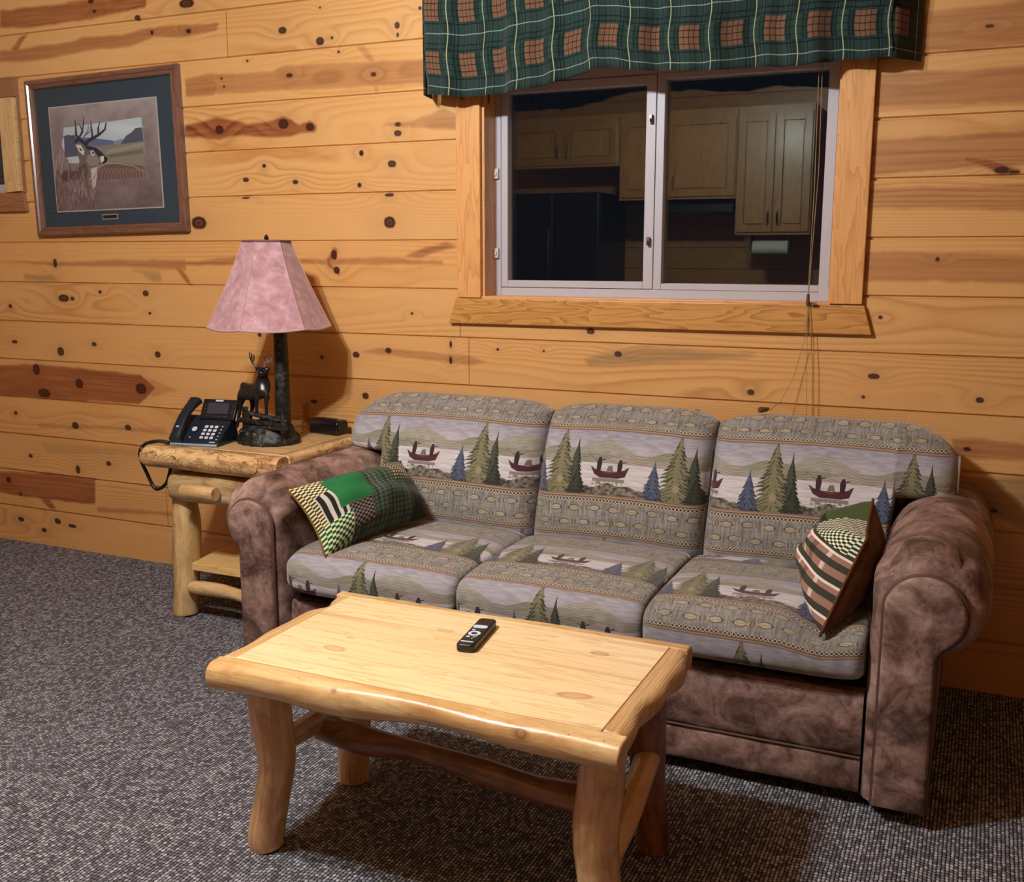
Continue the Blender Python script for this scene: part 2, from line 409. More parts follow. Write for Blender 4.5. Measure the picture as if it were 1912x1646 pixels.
def pine_wall():
    N = NT('pine_boards', 0.38, 0.45)
    tc = N.n('TexCoord')
    v = N.n('Mapping', None, Vector=tc.outputs['UV'], Scale=(1 / (WB[1] - WB[0]), 1 / (WB[3] - WB[2]), 1), Location=(-WB[0] / (WB[1] - WB[0]), -WB[2] / (WB[3] - WB[2]), 0)).outputs[0]
    a = N.n('TexImage', {'image': imA, 'interpolation': 'Cubic'}, Vector=v); b = N.n('TexImage', {'image': imB, 'interpolation': 'Linear'}, Vector=v)
    sa = N.n('SeparateColor', None, Color=a.outputs[0]); sb = N.n('SeparateColor', None, Color=b.outputs[0])
    base = N.ramp(sa.outputs[2], [(0.0, C4((216, 173, 113))), (0.45, C4((205, 157, 96))), (1.0, C4((176, 122, 68)))])
    tone = N.n('Mapping', None, Vector=tc.outputs['UV'], Scale=(0.9, 5.0, 1)).outputs[0]
    tn = N.noise(tone, 1.0, 3)
    base = N.mix(N.math('MULTIPLY', tn, 0.45), base, C4((196, 130, 66)))
    base = N.mix(N.math('MULTIPLY', sb.outputs[2], 0.30), base, C4((214, 156, 88)))
    base = N.mix(sb.outputs[1], base, C4((222, 178, 118)))
    redc = N.ramp(sa.outputs[2], [(0.0, C4((146, 82, 44))), (0.6, C4((112, 56, 32))), (1.0, C4((84, 38, 22)))])
    base = N.mix(N.math('MULTIPLY', N.math('POWER', sa.outputs[1], 0.75), 0.95, clamp=True), base, redc)
    base = N.mix(N.math('MULTIPLY', sb.outputs[0], 0.7), base, C4((104, 94, 66)))
    base = N.mix(sa.outputs[0], base, C4((52, 20, 12)))
    N.col(base)
    N.bump(N.math('SUBTRACT', 1.0, sa.outputs[2]), 0.05, 0.001)
    N.set('Coat Weight', 0.25); N.set('Coat Roughness', 0.25)
    return N.m
M_wall = pine_wall()

# ------------------------------------------------------------------ generic pine (trim, ceiling, cabinets), grain along U
def pine(name, light=(222, 172, 110), dark=(178, 116, 60), kn=(70, 30, 18), scale=1.0, rough=0.38, knots=0.5, loc=(0, 0, 0), rot=0.0, src='UV', coat=0.3, gl=1.0, seedv=0.0):
    N = NT(name, rough, 0.5)
    v = N.uv((1, 1, 1), loc, (0, 0, rot), src)
    sx = N.n('Mapping', None, Vector=v, Scale=(1.1 * scale, 9.0 * scale, 3.0)).outputs[0]
    big = N.noise(sx, 1.6, 3, 0.5, 0.3)
    rings = N.math('FRACT', N.math('MULTIPLY', big, 9.0 * gl))
    rings = N.math('POWER', rings, 2.6)
    fine = N.noise(N.n('Mapping', None, Vector=v, Scale=(6 * scale, 260 * scale, 10)).outputs[0], 1.0, 3)
    g = N.math('ADD', N.math('MULTIPLY', rings, 0.55), N.math('MULTIPLY', fine, 0.5))
    base = N.ramp(g, [(0.1, C4(light)), (0.95, C4(dark))])
    tn = N.noise(N.n('Mapping', None, Vector=v, Scale=(1.5, 6, 2)).outputs[0], 1.2, 2)
    base = N.mix(N.math('MULTIPLY', tn, 0.35), base, C4(dark))
    vor = N.n('TexVoronoi', {'feature': 'F1'}, Vector=N.n('Mapping', None, Vector=v, Scale=(3.2 * scale, 7.5 * scale, 3)).outputs[0], Scale=1.0, Randomness=1.0)
    sep = N.n('SeparateColor', None, Color=vor.outputs['Color'])
    gate = N.math('GREATER_THAN', sep.outputs[0], 1.0 - knots)
    d = vor.outputs['Distance']
    k1 = N.math('MULTIPLY', N.ramp(d, [(0.055, (1, 1, 1)), (0.085, (0, 0, 0))]), gate)
    k2 = N.math('MULTIPLY', N.ramp(d, [(0.07, (1, 1, 1)), (0.2, (0, 0, 0))]), gate)
    base = N.mix(N.math('MULTIPLY', k2, 0.45), base, C4(dark))
    base = N.mix(N.math('MULTIPLY', k1, 0.9), base, C4(kn))
    N.col(base)
    N.bump(g, 0.06, 0.001)
    N.set('Coat Weight', coat); N.set('Coat Roughness', 0.22)
    return N.m

M_trim = pine('casing_pine', (224, 170, 104), (186, 122, 62), knots=0.22)
M_trimv = pine('casing_pine_upright', (224, 170, 104), (190, 126, 66), rot=pi / 2, knots=0.25)
M_apron = pine('apron_pine', (214, 160, 84), (140, 86, 34), gl=1.6, knots=0.0, loc=(0.7, 0.3, 0))
M_ceil = pine('ceiling_pine', (215, 160, 100), (170, 110, 60), knots=0.3, src='Object')
M_sidewall = pine('side_wall_pine', (206, 152, 92), (160, 104, 54), knots=0.3)

# ------------------------------------------------------------------ carpet
def carpet():
    N = NT('loop_carpet', 0.95, 0.15)
    tc = N.n('TexCoord').outputs['Object']
    sep = N.n('SeparateXYZ', None, Vector=tc)
    wob = N.noise(tc, 40, 2)
    xx = N.math('ADD', sep.outputs[0], N.math('MULTIPLY', wob, 0.004))
    row = N.math('FLOOR', N.math('DIVIDE', xx, 0.0088))
    off = N.n('TexWhiteNoise', {'noise_dimensions': '1D'}, W=row).outputs[0]
    yy = N.math('ADD', N.math('DIVIDE', sep.outputs[1], 0.0110), N.math('MULTIPLY', off, 7.0))
    cell = N.math('FLOOR', yy)
    wn = N.n('TexWhiteNoise', {'noise_dimensions': '2D'}, Vector=N.n('CombineXYZ', None, X=row, Y=cell).outputs[0]).outputs[0]
    fine = N.noise(tc, 420, 3, 0.7)
    v = N.math('ADD', N.math('MULTIPLY', wn, 0.62), N.math('MULTIPLY', fine, 0.5))
    c = N.ramp(v, [(0.18, C4((76, 77, 82))), (0.5, C4((126, 127, 134))), (0.72, C4((158, 159, 166))), (0.95, C4((206, 207, 212)))])
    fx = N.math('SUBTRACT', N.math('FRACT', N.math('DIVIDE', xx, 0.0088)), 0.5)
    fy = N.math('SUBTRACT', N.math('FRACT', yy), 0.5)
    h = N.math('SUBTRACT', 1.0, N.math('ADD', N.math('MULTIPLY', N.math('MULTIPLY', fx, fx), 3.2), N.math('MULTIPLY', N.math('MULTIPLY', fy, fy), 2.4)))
    c = N.mix(N.ramp(h, [(0.25, (0.95, 0.95, 0.95)), (0.66, (0, 0, 0))]), c, C4((30, 27, 26)))  # shade in the gaps between loops and rows, painted into the colour
    N.col(c)
    N.bump(N.math('ADD', h, N.math('MULTIPLY', fine, 0.5)), 0.9, 0.004)
    return N.m
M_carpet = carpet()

# ------------------------------------------------------------------ room shell
XL, XR, YB, ZC = -4.75, 2.4, -5.15, 2.70
WX0, WX1, WZ0, WZ1 = -1.655, -0.447, 1.195, 1.975         # window opening

def build_wall_window():
    zs = {0.0, ZC, WZ0, WZ1}
    for n in range(1, 16):
        g = groove(n)
        if g < ZC:
            zs |= {g - 0.0042, g - 0.0020, g + 0.0020, g + 0.0060}
    zs = sorted(zs)
    def depth(z):
        n = round((z + 0.006) / PB)
        if n < 1 or n > 15:
            return 0.0
        d = z - groove(n)
        if abs(d) < 0.0025:
            return 0.0085
        return 0.0
    W2 = (-4.60, -3.99, 1.62, 2.02)                        # the small window left of the picture
    zs = sorted(set(zs) | {W2[2], W2[3]})
    xs = sorted({XL, XR, WX0, WX1, W2[0], W2[1]})
    g = Geo()
    rows = [[(x, depth(z), z) for x in xs] for z in zs]
    b = len(g.v)
    for r in rows:
        g.v += r
    ni = len(xs)
    def hole(xa, xb, za, zb):
        cx, cz = (xa + xb) / 2, (za + zb) / 2
        return (WX0 < cx < WX1 and WZ0 < cz < WZ1) or (W2[0] < cx < W2[1] and W2[2] < cz < W2[3])
    for j in range(len(zs) - 1):
        for i in range(ni - 1):
            if hole(xs[i], xs[i + 1], zs[j], zs[j + 1]):
                continue
            g.face([b + j * ni + i, b + j * ni + i + 1, b + (j + 1) * ni + i + 1, b + (j + 1) * ni + i])
    # thickness behind the boards
    for a in ((XL, W2[0], 0, ZC), (W2[0], W2[1], 0, W2[2]), (W2[0], W2[1], W2[3], ZC), (W2[1], WX0, 0, ZC), (WX0, WX1, 0, WZ0), (WX0, WX1, WZ1, ZC), (WX1, XR, 0, ZC)):
        g.box(a[0], a[1], 0.014, 0.16, a[2], a[3])
    return struct(g.build('wall_window_side', M_wall, smooth=False, fix=False))
build_wall_window()
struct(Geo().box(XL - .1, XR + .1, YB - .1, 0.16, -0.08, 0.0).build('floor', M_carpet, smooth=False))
struct(Geo().box(XL - .1, XR + .1, YB - .1, 0.16, ZC, ZC + 0.08).build('ceiling', M_ceil, smooth=False))
def plain_wall(name, ax, a0, a1, b0, b1):
    g = Geo()
    n = 0
    z = 0.0
    while z < ZC - 1e-6:
        z1 = min(ZC, groove(n + 1))
        if ax == 'x':
            g.box(a0, a1, b0, b1, z, z1 - 0.004)
        else:
            g.box(a0, a1, b0, b1, z, z1 - 0.004)
        z = z1; n += 1
    return g
struct(plain_wall('w', 'x', XL - 0.08, XL, YB, 0.0, ).build('wall_left', M_sidewall, smooth=False))
struct(plain_wall('w', 'x', XR, XR + 0.08, YB, 0.0).build('wall_right', M_sidewall, smooth=False))
struct(plain_wall('w', 'y', XL, XR, YB - 0.08, YB).build('wall_kitchen_side', M_sidewall, smooth=False))

# ------------------------------------------------------------------ window
M_vinyl = simple('pale_vinyl', (176, 172, 178), 0.42, 0.4)
M_rail = simple('dark_track', (38, 34, 36), 0.6)
M_latch = simple('latch_plastic', (206, 196, 190), 0.35)
def glass(f0=0.038, name='window_glass'):
    m = bpy.data.materials.new(name); m.use_nodes = True
    t = m.node_tree; t.nodes.clear()
    o = t.nodes.new('ShaderNodeOutputMaterial'); mx = t.nodes.new('ShaderNodeMixShader')
    tr = t.nodes.new('ShaderNodeBsdfTransparent'); gl = t.nodes.new('ShaderNodeBsdfGlossy'); fr = t.nodes.new('ShaderNodeLayerWeight')
    tr.inputs[0].default_value = (0.98, 0.985, 0.98, 1)
    gl.inputs['Roughness'].default_value = 0.0; gl.inputs[0].default_value = (0.9, 1.0, 0.88, 1)
    fr.inputs[0].default_value = 0.5
    pw = t.nodes.new('ShaderNodeMath'); pw.operation = 'POWER'; pw.inputs[1].default_value = 5.0
    ma = t.nodes.new('ShaderNodeMath'); ma.operation = 'MULTIPLY_ADD'; ma.inputs[1].default_value = 0.9; ma.inputs[2].default_value = f0
    t.links.new(fr.outputs[1], pw.inputs[0]); t.links.new(pw.outputs[0], ma.inputs[0])
    t.links.new(ma.outputs[0], mx.inputs[0]); t.links.new(tr.outputs[0], mx.inputs[1]); t.links.new(gl.outputs[0], mx.inputs[2]); t.links.new(mx.outputs[0], o.inputs[0])
    return m
M_glass = glass()

def quadboard(pts, y0, y1):
    return Geo().prism(pts, 'y', y0, y1)

YW = 0.085   # room face of the vinyl frame
win = bpy.data.objects.new('window_1', None); COL.objects.link(win); win.location = ((WX0 + WX1) / 2, 0.05, WZ0); win['kind'] = 'structure'
fr = Geo()
fr.box(WX0, WX0 + 0.030, YW, 0.155, WZ0, WZ1); fr.box(WX1 - 0.052, WX1, YW - .006, 0.155, WZ0, WZ1)
fr.box(WX0 + 0.03, WX1 - 0.052, YW, 0.155, WZ0, WZ0 + 0.032); fr.box(WX0 + 0.03, WX1 - 0.052, YW, 0.155, WZ1 - 0.04, WZ1)
fr.box(-1.022, WX1 - 0.052, YW - .003, 0.15, WZ0 + 0.032, WZ0 + 0.053)
fr.box(-1.022, WX1 - 0.052, YW - .003, 0.15, WZ1 - 0.06, WZ1 - 0.04)
fr.box(-1.050, -1.022, YW - .003, 0.15, WZ0 + 0.032, WZ1 - 0.04)
fr.build('window_frame', M_vinyl, win, smooth=False, bevel=0.002)
sa = Geo()
sx0, sx1, sz0, sz1 = WX0 + 0.033, -1.052, WZ0 + 0.034, WZ1 - 0.042
sa.box(sx0, sx0 + 0.026, YW - .004, 0.125, sz0, sz1); sa.box(sx1 - 0.034, sx1, YW - .004, 0.125, sz0, sz1)
sa.box(sx0 + 0.026, sx1 - 0.034, YW - .004, 0.125, sz0, sz0 + 0.024); sa.box(sx0 + 0.026, sx1 - 0.034, YW - .004, 0.125, sz1 - 0.03, sz1)
sa.build('sliding_sash', M_vinyl, win, smooth=False, bevel=0.002)
Geo().box(WX0 + 0.0305, WX0 + 0.0328, YW + .004, 0.12, sz0, sz1).build('track', M_rail, win, smooth=False)
Geo().box(WX1 - 0.020, WX1 - 0.014, YW - .0075, YW - .004, WZ0 + 0.045, WZ1 - .06).build('track', M_rail, win, smooth=False)
for a, b_ in ((sx0 + .02, sx1 - .03), (-1.026, WX1 - .048)):
    for yy in (0.106, 0.118):
        Geo().box(a, b_, yy, yy + 0.001, sz0 + .015, sz1 - .015).build('pane', M_glass, win, smooth=False)
for z in (1.63, 1.35):
    g = Geo().box(WX0 + 0.008, WX0 + 0.024, YW - .012, YW, z - .018, z + .018); g.box(WX0 + 0.012, WX0 + 0.019, YW - .018, YW - .012, z - .008, z + .008)
    g.build('latch', M_latch, win, bevel=0.002)
for z in (1.79, 1.39):
    Geo().box(-1.072, -1.062, YW - .02, YW - .003, z - .014, z + .014).box(-1.069, -1.065, YW - .03, YW - .02, z - .01, z + .002).build('latch', simple('latch_metal', (120, 110, 100), 0.3, metal=0.6), win, bevel=0.001)
# jambs and sill lining
g = Geo(); g.box(WX0 - .001, WX0 + .008, -0.004, YW + .02, WZ0, WZ1)
g.build('jamb', M_trimv, win, smooth=False)
g = Geo(); g.box(WX1 - .008, WX1 + .001, -0.004, YW + .02, WZ0, WZ1)
g.build('jamb', M_trimv, win, smooth=False)
g = Geo(); g.box(WX0, WX1, -0.004, YW + .02, WZ1 - .008, WZ1 + .001)
g.build('jamb', M_trim, win, smooth=False)
g = Geo(); g.box(WX0, WX1, -0.016, YW + .01, WZ0 - .012, WZ0 + .004)
g.build('sill', M_trim, win, smooth=False, bevel=.002)
# casing boards round the opening
CY = -0.021
g = quadboard([(-1.750, 1.192), (-1.657, 1.192), (-1.657, 2.0), (-1.752, 2.0)], CY, 0.004)
struct(g.build('trim_1', M_trimv, smooth=False, bevel=.003))
g = quadboard([(-0.447, 1.195), (-0.352, 1.195), (-0.350, 2.0), (-0.447, 2.0)], CY, 0.004)
struct(g.build('trim_2', M_trimv, smooth=False, bevel=.003))
g = quadboard([(-1.787, 1.099), (-0.318, 1.102), (-0.345, 1.192), (-1.757, 1.190)], CY, 0.004)
struct(g.build('trim_3', M_apron, smooth=False, bevel=.003))
g = quadboard([(-1.78, 2.0), (-0.32, 2.0), (-0.32, 2.09), (-1.78, 2.09)], CY, 0.004)
struct(g.build('trim_4', M_trim, smooth=False, bevel=.003))
# second window at the far left, mostly outside the frame
w2 = bpy.data.objects.new('window_2', None); COL.objects.link(w2); w2.location = (-4.30, 0.05, 1.62); w2['kind'] = 'structure'
f2 = Geo()
f2.box(-4.60, -4.565, 0.06, .15, 1.62, 2.02); f2.box(-4.025, -3.99, 0.06, .15, 1.62, 2.02); f2.box(-4.565, -4.025, .06, .15, 1.62, 1.655); f2.box(-4.565, -4.025, .06, .15, 1.985, 2.02)
f2.build('window_frame', M_vinyl, w2, smooth=False)
Geo().box(-4.58, -4.01, .106, .112, 1.64, 2.0).build('pane', M_glass, w2, smooth=False)
M_pale = pine('pale_casing_pine', (222, 192, 136), (184, 144, 88), rot=pi / 2, knots=0.2)
struct(quadboard([(-3.992, 1.612), (-3.905, 1.617), (-3.900, 2.013), (-3.992, 2.013)], CY - .006, 0.004).build('trim_5', M_pale, smooth=False, bevel=.003))
M_dkt = pine('brown_casing_pine', (158, 110, 72), (120, 76, 46), knots=0.1)
struct(quadboard([(-4.68, 1.530), (-3.880, 1.530), (-3.897, 1.612), (-4.67, 1.612)], CY, 0.004).build('trim_6', M_dkt, smooth=False, bevel=.003))
struct(quadboard([(-4.68, 2.017), (-3.897, 2.015), (-3.897, 2.098), (-4.68, 2.098)], CY, 0.004).build('trim_7', M_dkt, smooth=False, bevel=.003))
struct(quadboard([(-3.899, 1.612), (-3.888, 1.612), (-3.888, 2.098), (-3.899, 2.098)], -.010, 0.004).build('trim_8', M_dkt, smooth=False))
struct(quadboard([(-4.68, 1.612), (-4.6, 1.612), (-4.6, 2.015), (-4.68, 2.015)], CY, 0.004).build('trim_9', M_pale, smooth=False))

# ------------------------------------------------------------------ ceiling light
M_bulb = simple('lit_bulb', (255, 240, 220), 0.5, emit=(0.93, 0.97, 1.0), es=BULB_STRENGTH)
M_brz = simple('bronze_metal', (70, 50, 38), 0.4, metal=0.8)
lt = thing('ceiling_light', 'bronze ceiling light with three lit bulbs above the coffee table', 'ceiling light', (LIGHT_AT.x, LIGHT_AT.y, ZC))
g = Geo(); g.lathe([(0.0, 0), (0.075, -0.0), (0.075, -0.02), (0.03, -0.045), (0.012, -0.05), (0.012, -0.16), (0.03, -0.165), (0.03, -0.19), (0.0, -0.20)], (LIGHT_AT.x, LIGHT_AT.y, ZC), caps=False)
g.build('canopy', M_brz, lt)
for k in range(3):
    a = radians(20 + 120 * k)
    bx, by = LIGHT_AT.x + 0.105 * cos(a), LIGHT_AT.y + 0.105 * sin(a)
    g = Geo().tube([(LIGHT_AT.x, LIGHT_AT.y, ZC - .18), (LIGHT_AT.x + .07 * cos(a), LIGHT_AT.y + .07 * sin(a), ZC - .175), (bx, by, ZC - .20), (bx, by, ZC - .235)], [.006, .006, .016, .018], 10)
    g.build('arm', M_brz, lt)
    rows = [(0.0001, -.032)] + [(0.032 * sin(t), -0.032 * cos(t)) for t in [pi * q / 10 for q in range(1, 10)]] + [(0.010, .034)]
    Geo().lathe(rows, (bx, by, LIGHT_AT.z + .01), n=16, caps=False).build('bulb', M_bulb, lt)

# ------------------------------------------------------------------ sofa cloth (woven lake scene), one tile = two rows
TW, THR = 0.38, 0.325
def lake_cloth():
    px = 0.00062
    X, Y = np.meshgrid(np.arange(0, TW, px), np.arange(0, THR, px))
    X = X.astype(np.float32); Y = Y.astype(np.float32)
    h, w = X.shape
    P = lambda f: max(1, int(round(f)))
    def nz(fx, fy, seed):          # periodic in x
        k = P(fx)
        return vnoise(X / TW * k, Y * fy, seed, per=k)
    img = np.zeros((h, w, 3), np.float32)
    img[:] = np.array((158, 149, 146)) / 255
    # scene background
    def band(y0, y1):
        return (Y >= y0) & (Y < y1)
    n1 = nz(6, 60, 1); n2 = nz(18, 220, 2)
    sky = band(0.022, 0.215)
    tsky = np.clip((Y - 0.022) / 0.09, 0, 1)[..., None]
    c = (np.array((144, 143, 153)) * (1 - tsky) + np.array((176, 173, 176)) * tsky) / 255
    img = np.where(sky[..., None], c + (n2[..., None] - .5) * 0.10, img)
    # hills
    u = X / TW * 2 * pi
    for base, amp, ph, col in ((0.070, 0.016, 0.6, (146, 144, 132)), (0.088, 0.014, 2.6, (132, 131, 114)), (0.104, 0.009, 4.4, (150, 142, 134))):
        line = base + amp * np.sin(u + ph) + amp * .5 * np.sin(2 * u + ph * 3)
        m = (Y > line) & (Y < 0.125)
        tex = (np.sin((Y - line) * 900 + 3 * np.sin(u * 3 + ph)) * 0.045)[..., None]
        img = np.where(m[..., None], np.array(col) / 255 + tex + (n2[..., None] - .5) * .08, img)
    # water
    m = band(0.118, 0.215)
    wtex = (nz(10, 420, 5)[..., None] - .5) * 0.14
    img = np.where(m[..., None], np.array((192, 189, 190)) / 255 + wtex, img)
    # rocks on the shore
    line = 0.186 + 0.006 * np.sin(u * 2 + 1) + 0.004 * np.sin(u * 5)
    m = (Y > line) & (Y < 0.215)
    rock = nz(46, 150, 8)[..., None]
    img = np.where(m[..., None], np.array((88, 84, 74)) / 255 + (rock - .4) * .35, img)
    rr = random.Random(4)
    for q in range(26):
        cx, cy, r_ = rr.uniform(0, TW), rr.uniform(0.176, 0.205), rr.uniform(.004, .009)
        cl = rr.choice([(134, 128, 116), (104, 98, 88), (120, 116, 96)])
        for dx in (-TW, 0, TW):
            fillp(img, X, Y, [(cx + dx + r_ * cos(a), cy + .65 * r_ * sin(a)) for a in [k * pi / 5 for k in range(10)]], cl, .8)
    def tree(cx, top, bot, hw, cl, dk, seed, lean=0.0):
        r = random.Random(seed)
        for dx in (-TW, 0, TW):
            r.seed(seed)
            if cx + dx < -.06 or cx + dx > TW + .06:
                continue
            n = max(6, int((bot - top) / 0.011))
            for k in range(n + 1):
                f = k / n
                y = top + (bot - top) * f
                ww = hw * (0.10 + 0.9 * f ** .85) * r.uniform(.8, 1.1)
                hh = (bot - top) / n * 2.1
                pts = [(cx + dx, y - hh * .5)]
                for sgn in (1, -1):
                    side = [(cx + dx + sgn * ww * .45, y + hh * .05), (cx + dx + sgn * ww * r.uniform(.9, 1.1), y + hh * .75), (cx + dx + sgn * ww * .55, y + hh * .62), (cx + dx + sgn * ww * .3, y + hh * .9)]
                    pts = pts + side if sgn == 1 else pts + side[::-1]
                fillp(img, X, Y, pts, dk)
                pts2 = [(cx + dx + (a - cx - dx) * .84 - .0007, b_ - hh * .13) for a, b_ in pts]
                fillp(img, X, Y, pts2, cl)
                for q in range(6):
                    sx = r.uniform(-.85, .85) * ww
                    stroke(img, X, Y, [(cx + dx + sx * .35, y - hh * .05), (cx + dx + sx, y + hh * .62)], .0021, dk, .85)
    tree(0.176, 0.058, 0.200, 0.042, (70, 76, 64), (32, 36, 32), 3)
    tree(0.126, 0.024, 0.198, 0.074, (120, 118, 90), (48, 50, 38), 5)
    tree(0.186, 0.130, 0.205, 0.042, (56, 62, 50), (26, 30, 28), 8)
    tree(0.056, 0.108, 0.192, 0.044, (82, 90, 112), (42, 48, 70), 6)
    fillp(img, X, Y, [(0.128 + .010 * cos(a), .172 + .012 * sin(a)) for a in [k * pi / 6 for k in range(12)]], (150, 142, 116), .8)
    # drift boat with two anglers
    cx, cy = 0.292, 0.142
    BS = 1.42
    def bt(p): return (cx + (p[0] - cx) * BS, cy + (p[1] - cy) * BS)
    _fp, _st = fillp, stroke
    def fillp_(im, A, B, pts, c, a=1.0): _fp(im, A, B, [bt(p) for p in pts], c, a)
    def stroke_(im, A, B, pts, w_, c, a=1.0): _st(im, A, B, [bt(p) for p in pts], w_ * BS, c, a)
    stroke_(img, X, Y, [(cx - .036, cy + .019), (cx + .034, cy + .019)], .007, (112, 104, 98), .8)
    for q in range(7):
        sx = cx - .03 + .01 * q
        stroke_(img, X, Y, [(sx, cy + .016), (sx + .002, cy + .034)], .002, (120, 108, 102), .6)
    fillp_(img, X, Y, [(cx - .046, cy - .010), (cx - .030, cy - .001), (cx, cy + .001), (cx + .028, cy - .002), (cx + .044, cy - .012), (cx + .036, cy + .010), (cx + .02, cy + .014), (cx - .022, cy + .014), (cx - .036, cy + .007)], (74, 40, 46))
    stroke_(img, X, Y, [(cx - .04, cy - .004), (cx, cy + .004), (cx + .038, cy - .005)], .0016, (116, 78, 72))
    for bx, hgt in ((-.026, .030), (.022, .026)):
        fillp_(img, X, Y, [(cx + bx - .005, cy), (cx + bx - .006, cy - hgt * .6), (cx + bx - .002, cy - hgt), (cx + bx + .003, cy - hgt), (cx + bx + .006, cy - hgt * .55), (cx + bx + .004, cy)], (52, 40, 44))
        stroke_(img, X, Y, [(cx + bx, cy - hgt * .7), (cx + bx + .012, cy - hgt * .85)], .002, (58, 46, 50))
    stroke_(img, X, Y, [(cx - .03, cy - .02), (cx - .052, cy - .034), (cx - .056, cy - .028)], .0009, (80, 66, 66))
    fillp_(img, X, Y, [(cx - .008, cy), (cx - .005, cy - .011), (cx + .004, cy - .013), (cx + .008, cy)], (110, 100, 96))
    # borders
    def chain(y0, y1, light=(190, 180, 160)):
        m = band(y0, y1)
        img[m] = np.array((44, 39, 36)) / 255
        p_ = TW / 34
        yc = (y0 + y1) / 2; rr_ = (y1 - y0) * .36
        d = np.sqrt(((X % p_) - p_ / 2) ** 2 + (Y - yc) ** 2)
        img[m & (abs(d - rr_) < .0011)] = np.array(light) / 255
        img[m & (d < .0007)] = np.array(light) / 255
        img[m & ((Y < y0 + .0012) | (Y > y1 - .0012))] = np.array((150, 136, 114)) / 255
    def lines(y0, y1, flip=False):
        m = band(y0, y1)
        t = (Y - y0) / (y1 - y0)
        if flip: t = 1 - t
        cc = np.where((t < .3)[..., None], np.array((98, 76, 66)) / 255, np.where((t < .65)[..., None], np.array((158, 138, 108)) / 255, np.array((120, 100, 92)) / 255))
        img[m] = cc[m]
    # fish band
    m = band(0.237, THR)
    vert = nz(120, 30, 9)[..., None]
    img = np.where(m[..., None], np.array((128, 127, 122)) / 255 + (vert - .5) * .18 + (n2[..., None] - .5) * .08, img)
    rr = random.Random(9)
    for row, yy in enumerate((0.259, 0.301)):
        for k in range(6):
            fx = (k + .5 * (row % 2) + rr.uniform(-.08, .08)) * TW / 6
            s_ = .0245; sg = 1 if (k + row) % 2 else -1
            yj = yy + rr.uniform(-.004, .004)
            for dx in (-TW, 0, TW):
                if fx + dx < -.05 or fx + dx > TW + .05: continue
                q = lambda a, b_: (fx + dx + sg * a * s_, yj + b_ * s_)
                body = [q(-1, 0), q(-.6, -.34), q(0, -.48), q(.55, -.25), q(.8, -.08), q(1.15, -.38), q(1.05, 0), q(1.15, .38), q(.8, .1), q(.5, .26), q(0, .42), q(-.6, .3)]
                fillp(img, X, Y, body, (92, 84, 68), .8)
                fillp(img, X, Y, [(fx + dx + (a - fx - dx) * .80, yj + (b_ - yj) * .68) for a, b_ in body], rr.choice([(162, 153, 132), (168, 160, 142), (148, 144, 126)]))
                stroke(img, X, Y, [q(-.55, .0), q(.6, .02)], .0014, (110, 96, 70), .8)
                fillp(img, X, Y, [q(-.8, -.08), q(-.66, -.12), q(-.66, .06), q(-.8, .04)], (50, 42, 36))
    chain(0.0, 0.012); lines(0.012, 0.022); lines(0.214, 0.225, True); chain(0.225, 0.238)
    weave = 1 + 0.05 * np.sin(X / TW * 2 * pi * 150)[..., None] + 0.05 * np.sin(Y * 2 * pi / 0.0019)[..., None] + (RNG.rand(h, w, 1).astype(np.float32) - .5) * .12
    img = img * weave
    two = np.concatenate([img, np.roll(img, int(0.17 / px), axis=1)], 0)
    return make_image('lake_cloth', two)

IM_lake = lake_cloth()

def fabric(name, im, su, sv, rough=0.9, loc=(0, 0, 0), bumpn=900, bright=1.0, sheen=0.3):
    N = NT(name, rough, 0.15)
    v = N.uv((su, sv, 1), loc)
    t = N.n('TexImage', {'image': im}, Vector=v)
    c = t.outputs[0]
    if bright != 1.0:
        c = N.mix(1.0, c, (bright, bright, bright, 1), 'MULTIPLY')
    N.col(c)
    bw = N.n('RGBToBW', None, Color=t.outputs[0]).outputs[0]
    f = N.noise(N.uv((1, 1, 1)), bumpn, 2)
    wr = N.noise(N.uv((1, 1, 1), src='Object'), 9, 3, 0.5, 0.4)
    N.bump(N.math('ADD', N.math('ADD', N.math('MULTIPLY', bw, 0.35), N.math('MULTIPLY', f, 0.3)), N.math('MULTIPLY', wr, 2.2)), 0.5, 0.0035)
    N.set('Sheen Weight', sheen)
    return N.m
M_lake = fabric('lake_cloth', IM_lake, 1 / TW, 1 / (2 * THR))
M_welt = simple('cloth_welt', (150, 140, 134), 0.85, 0.2, var=.15)

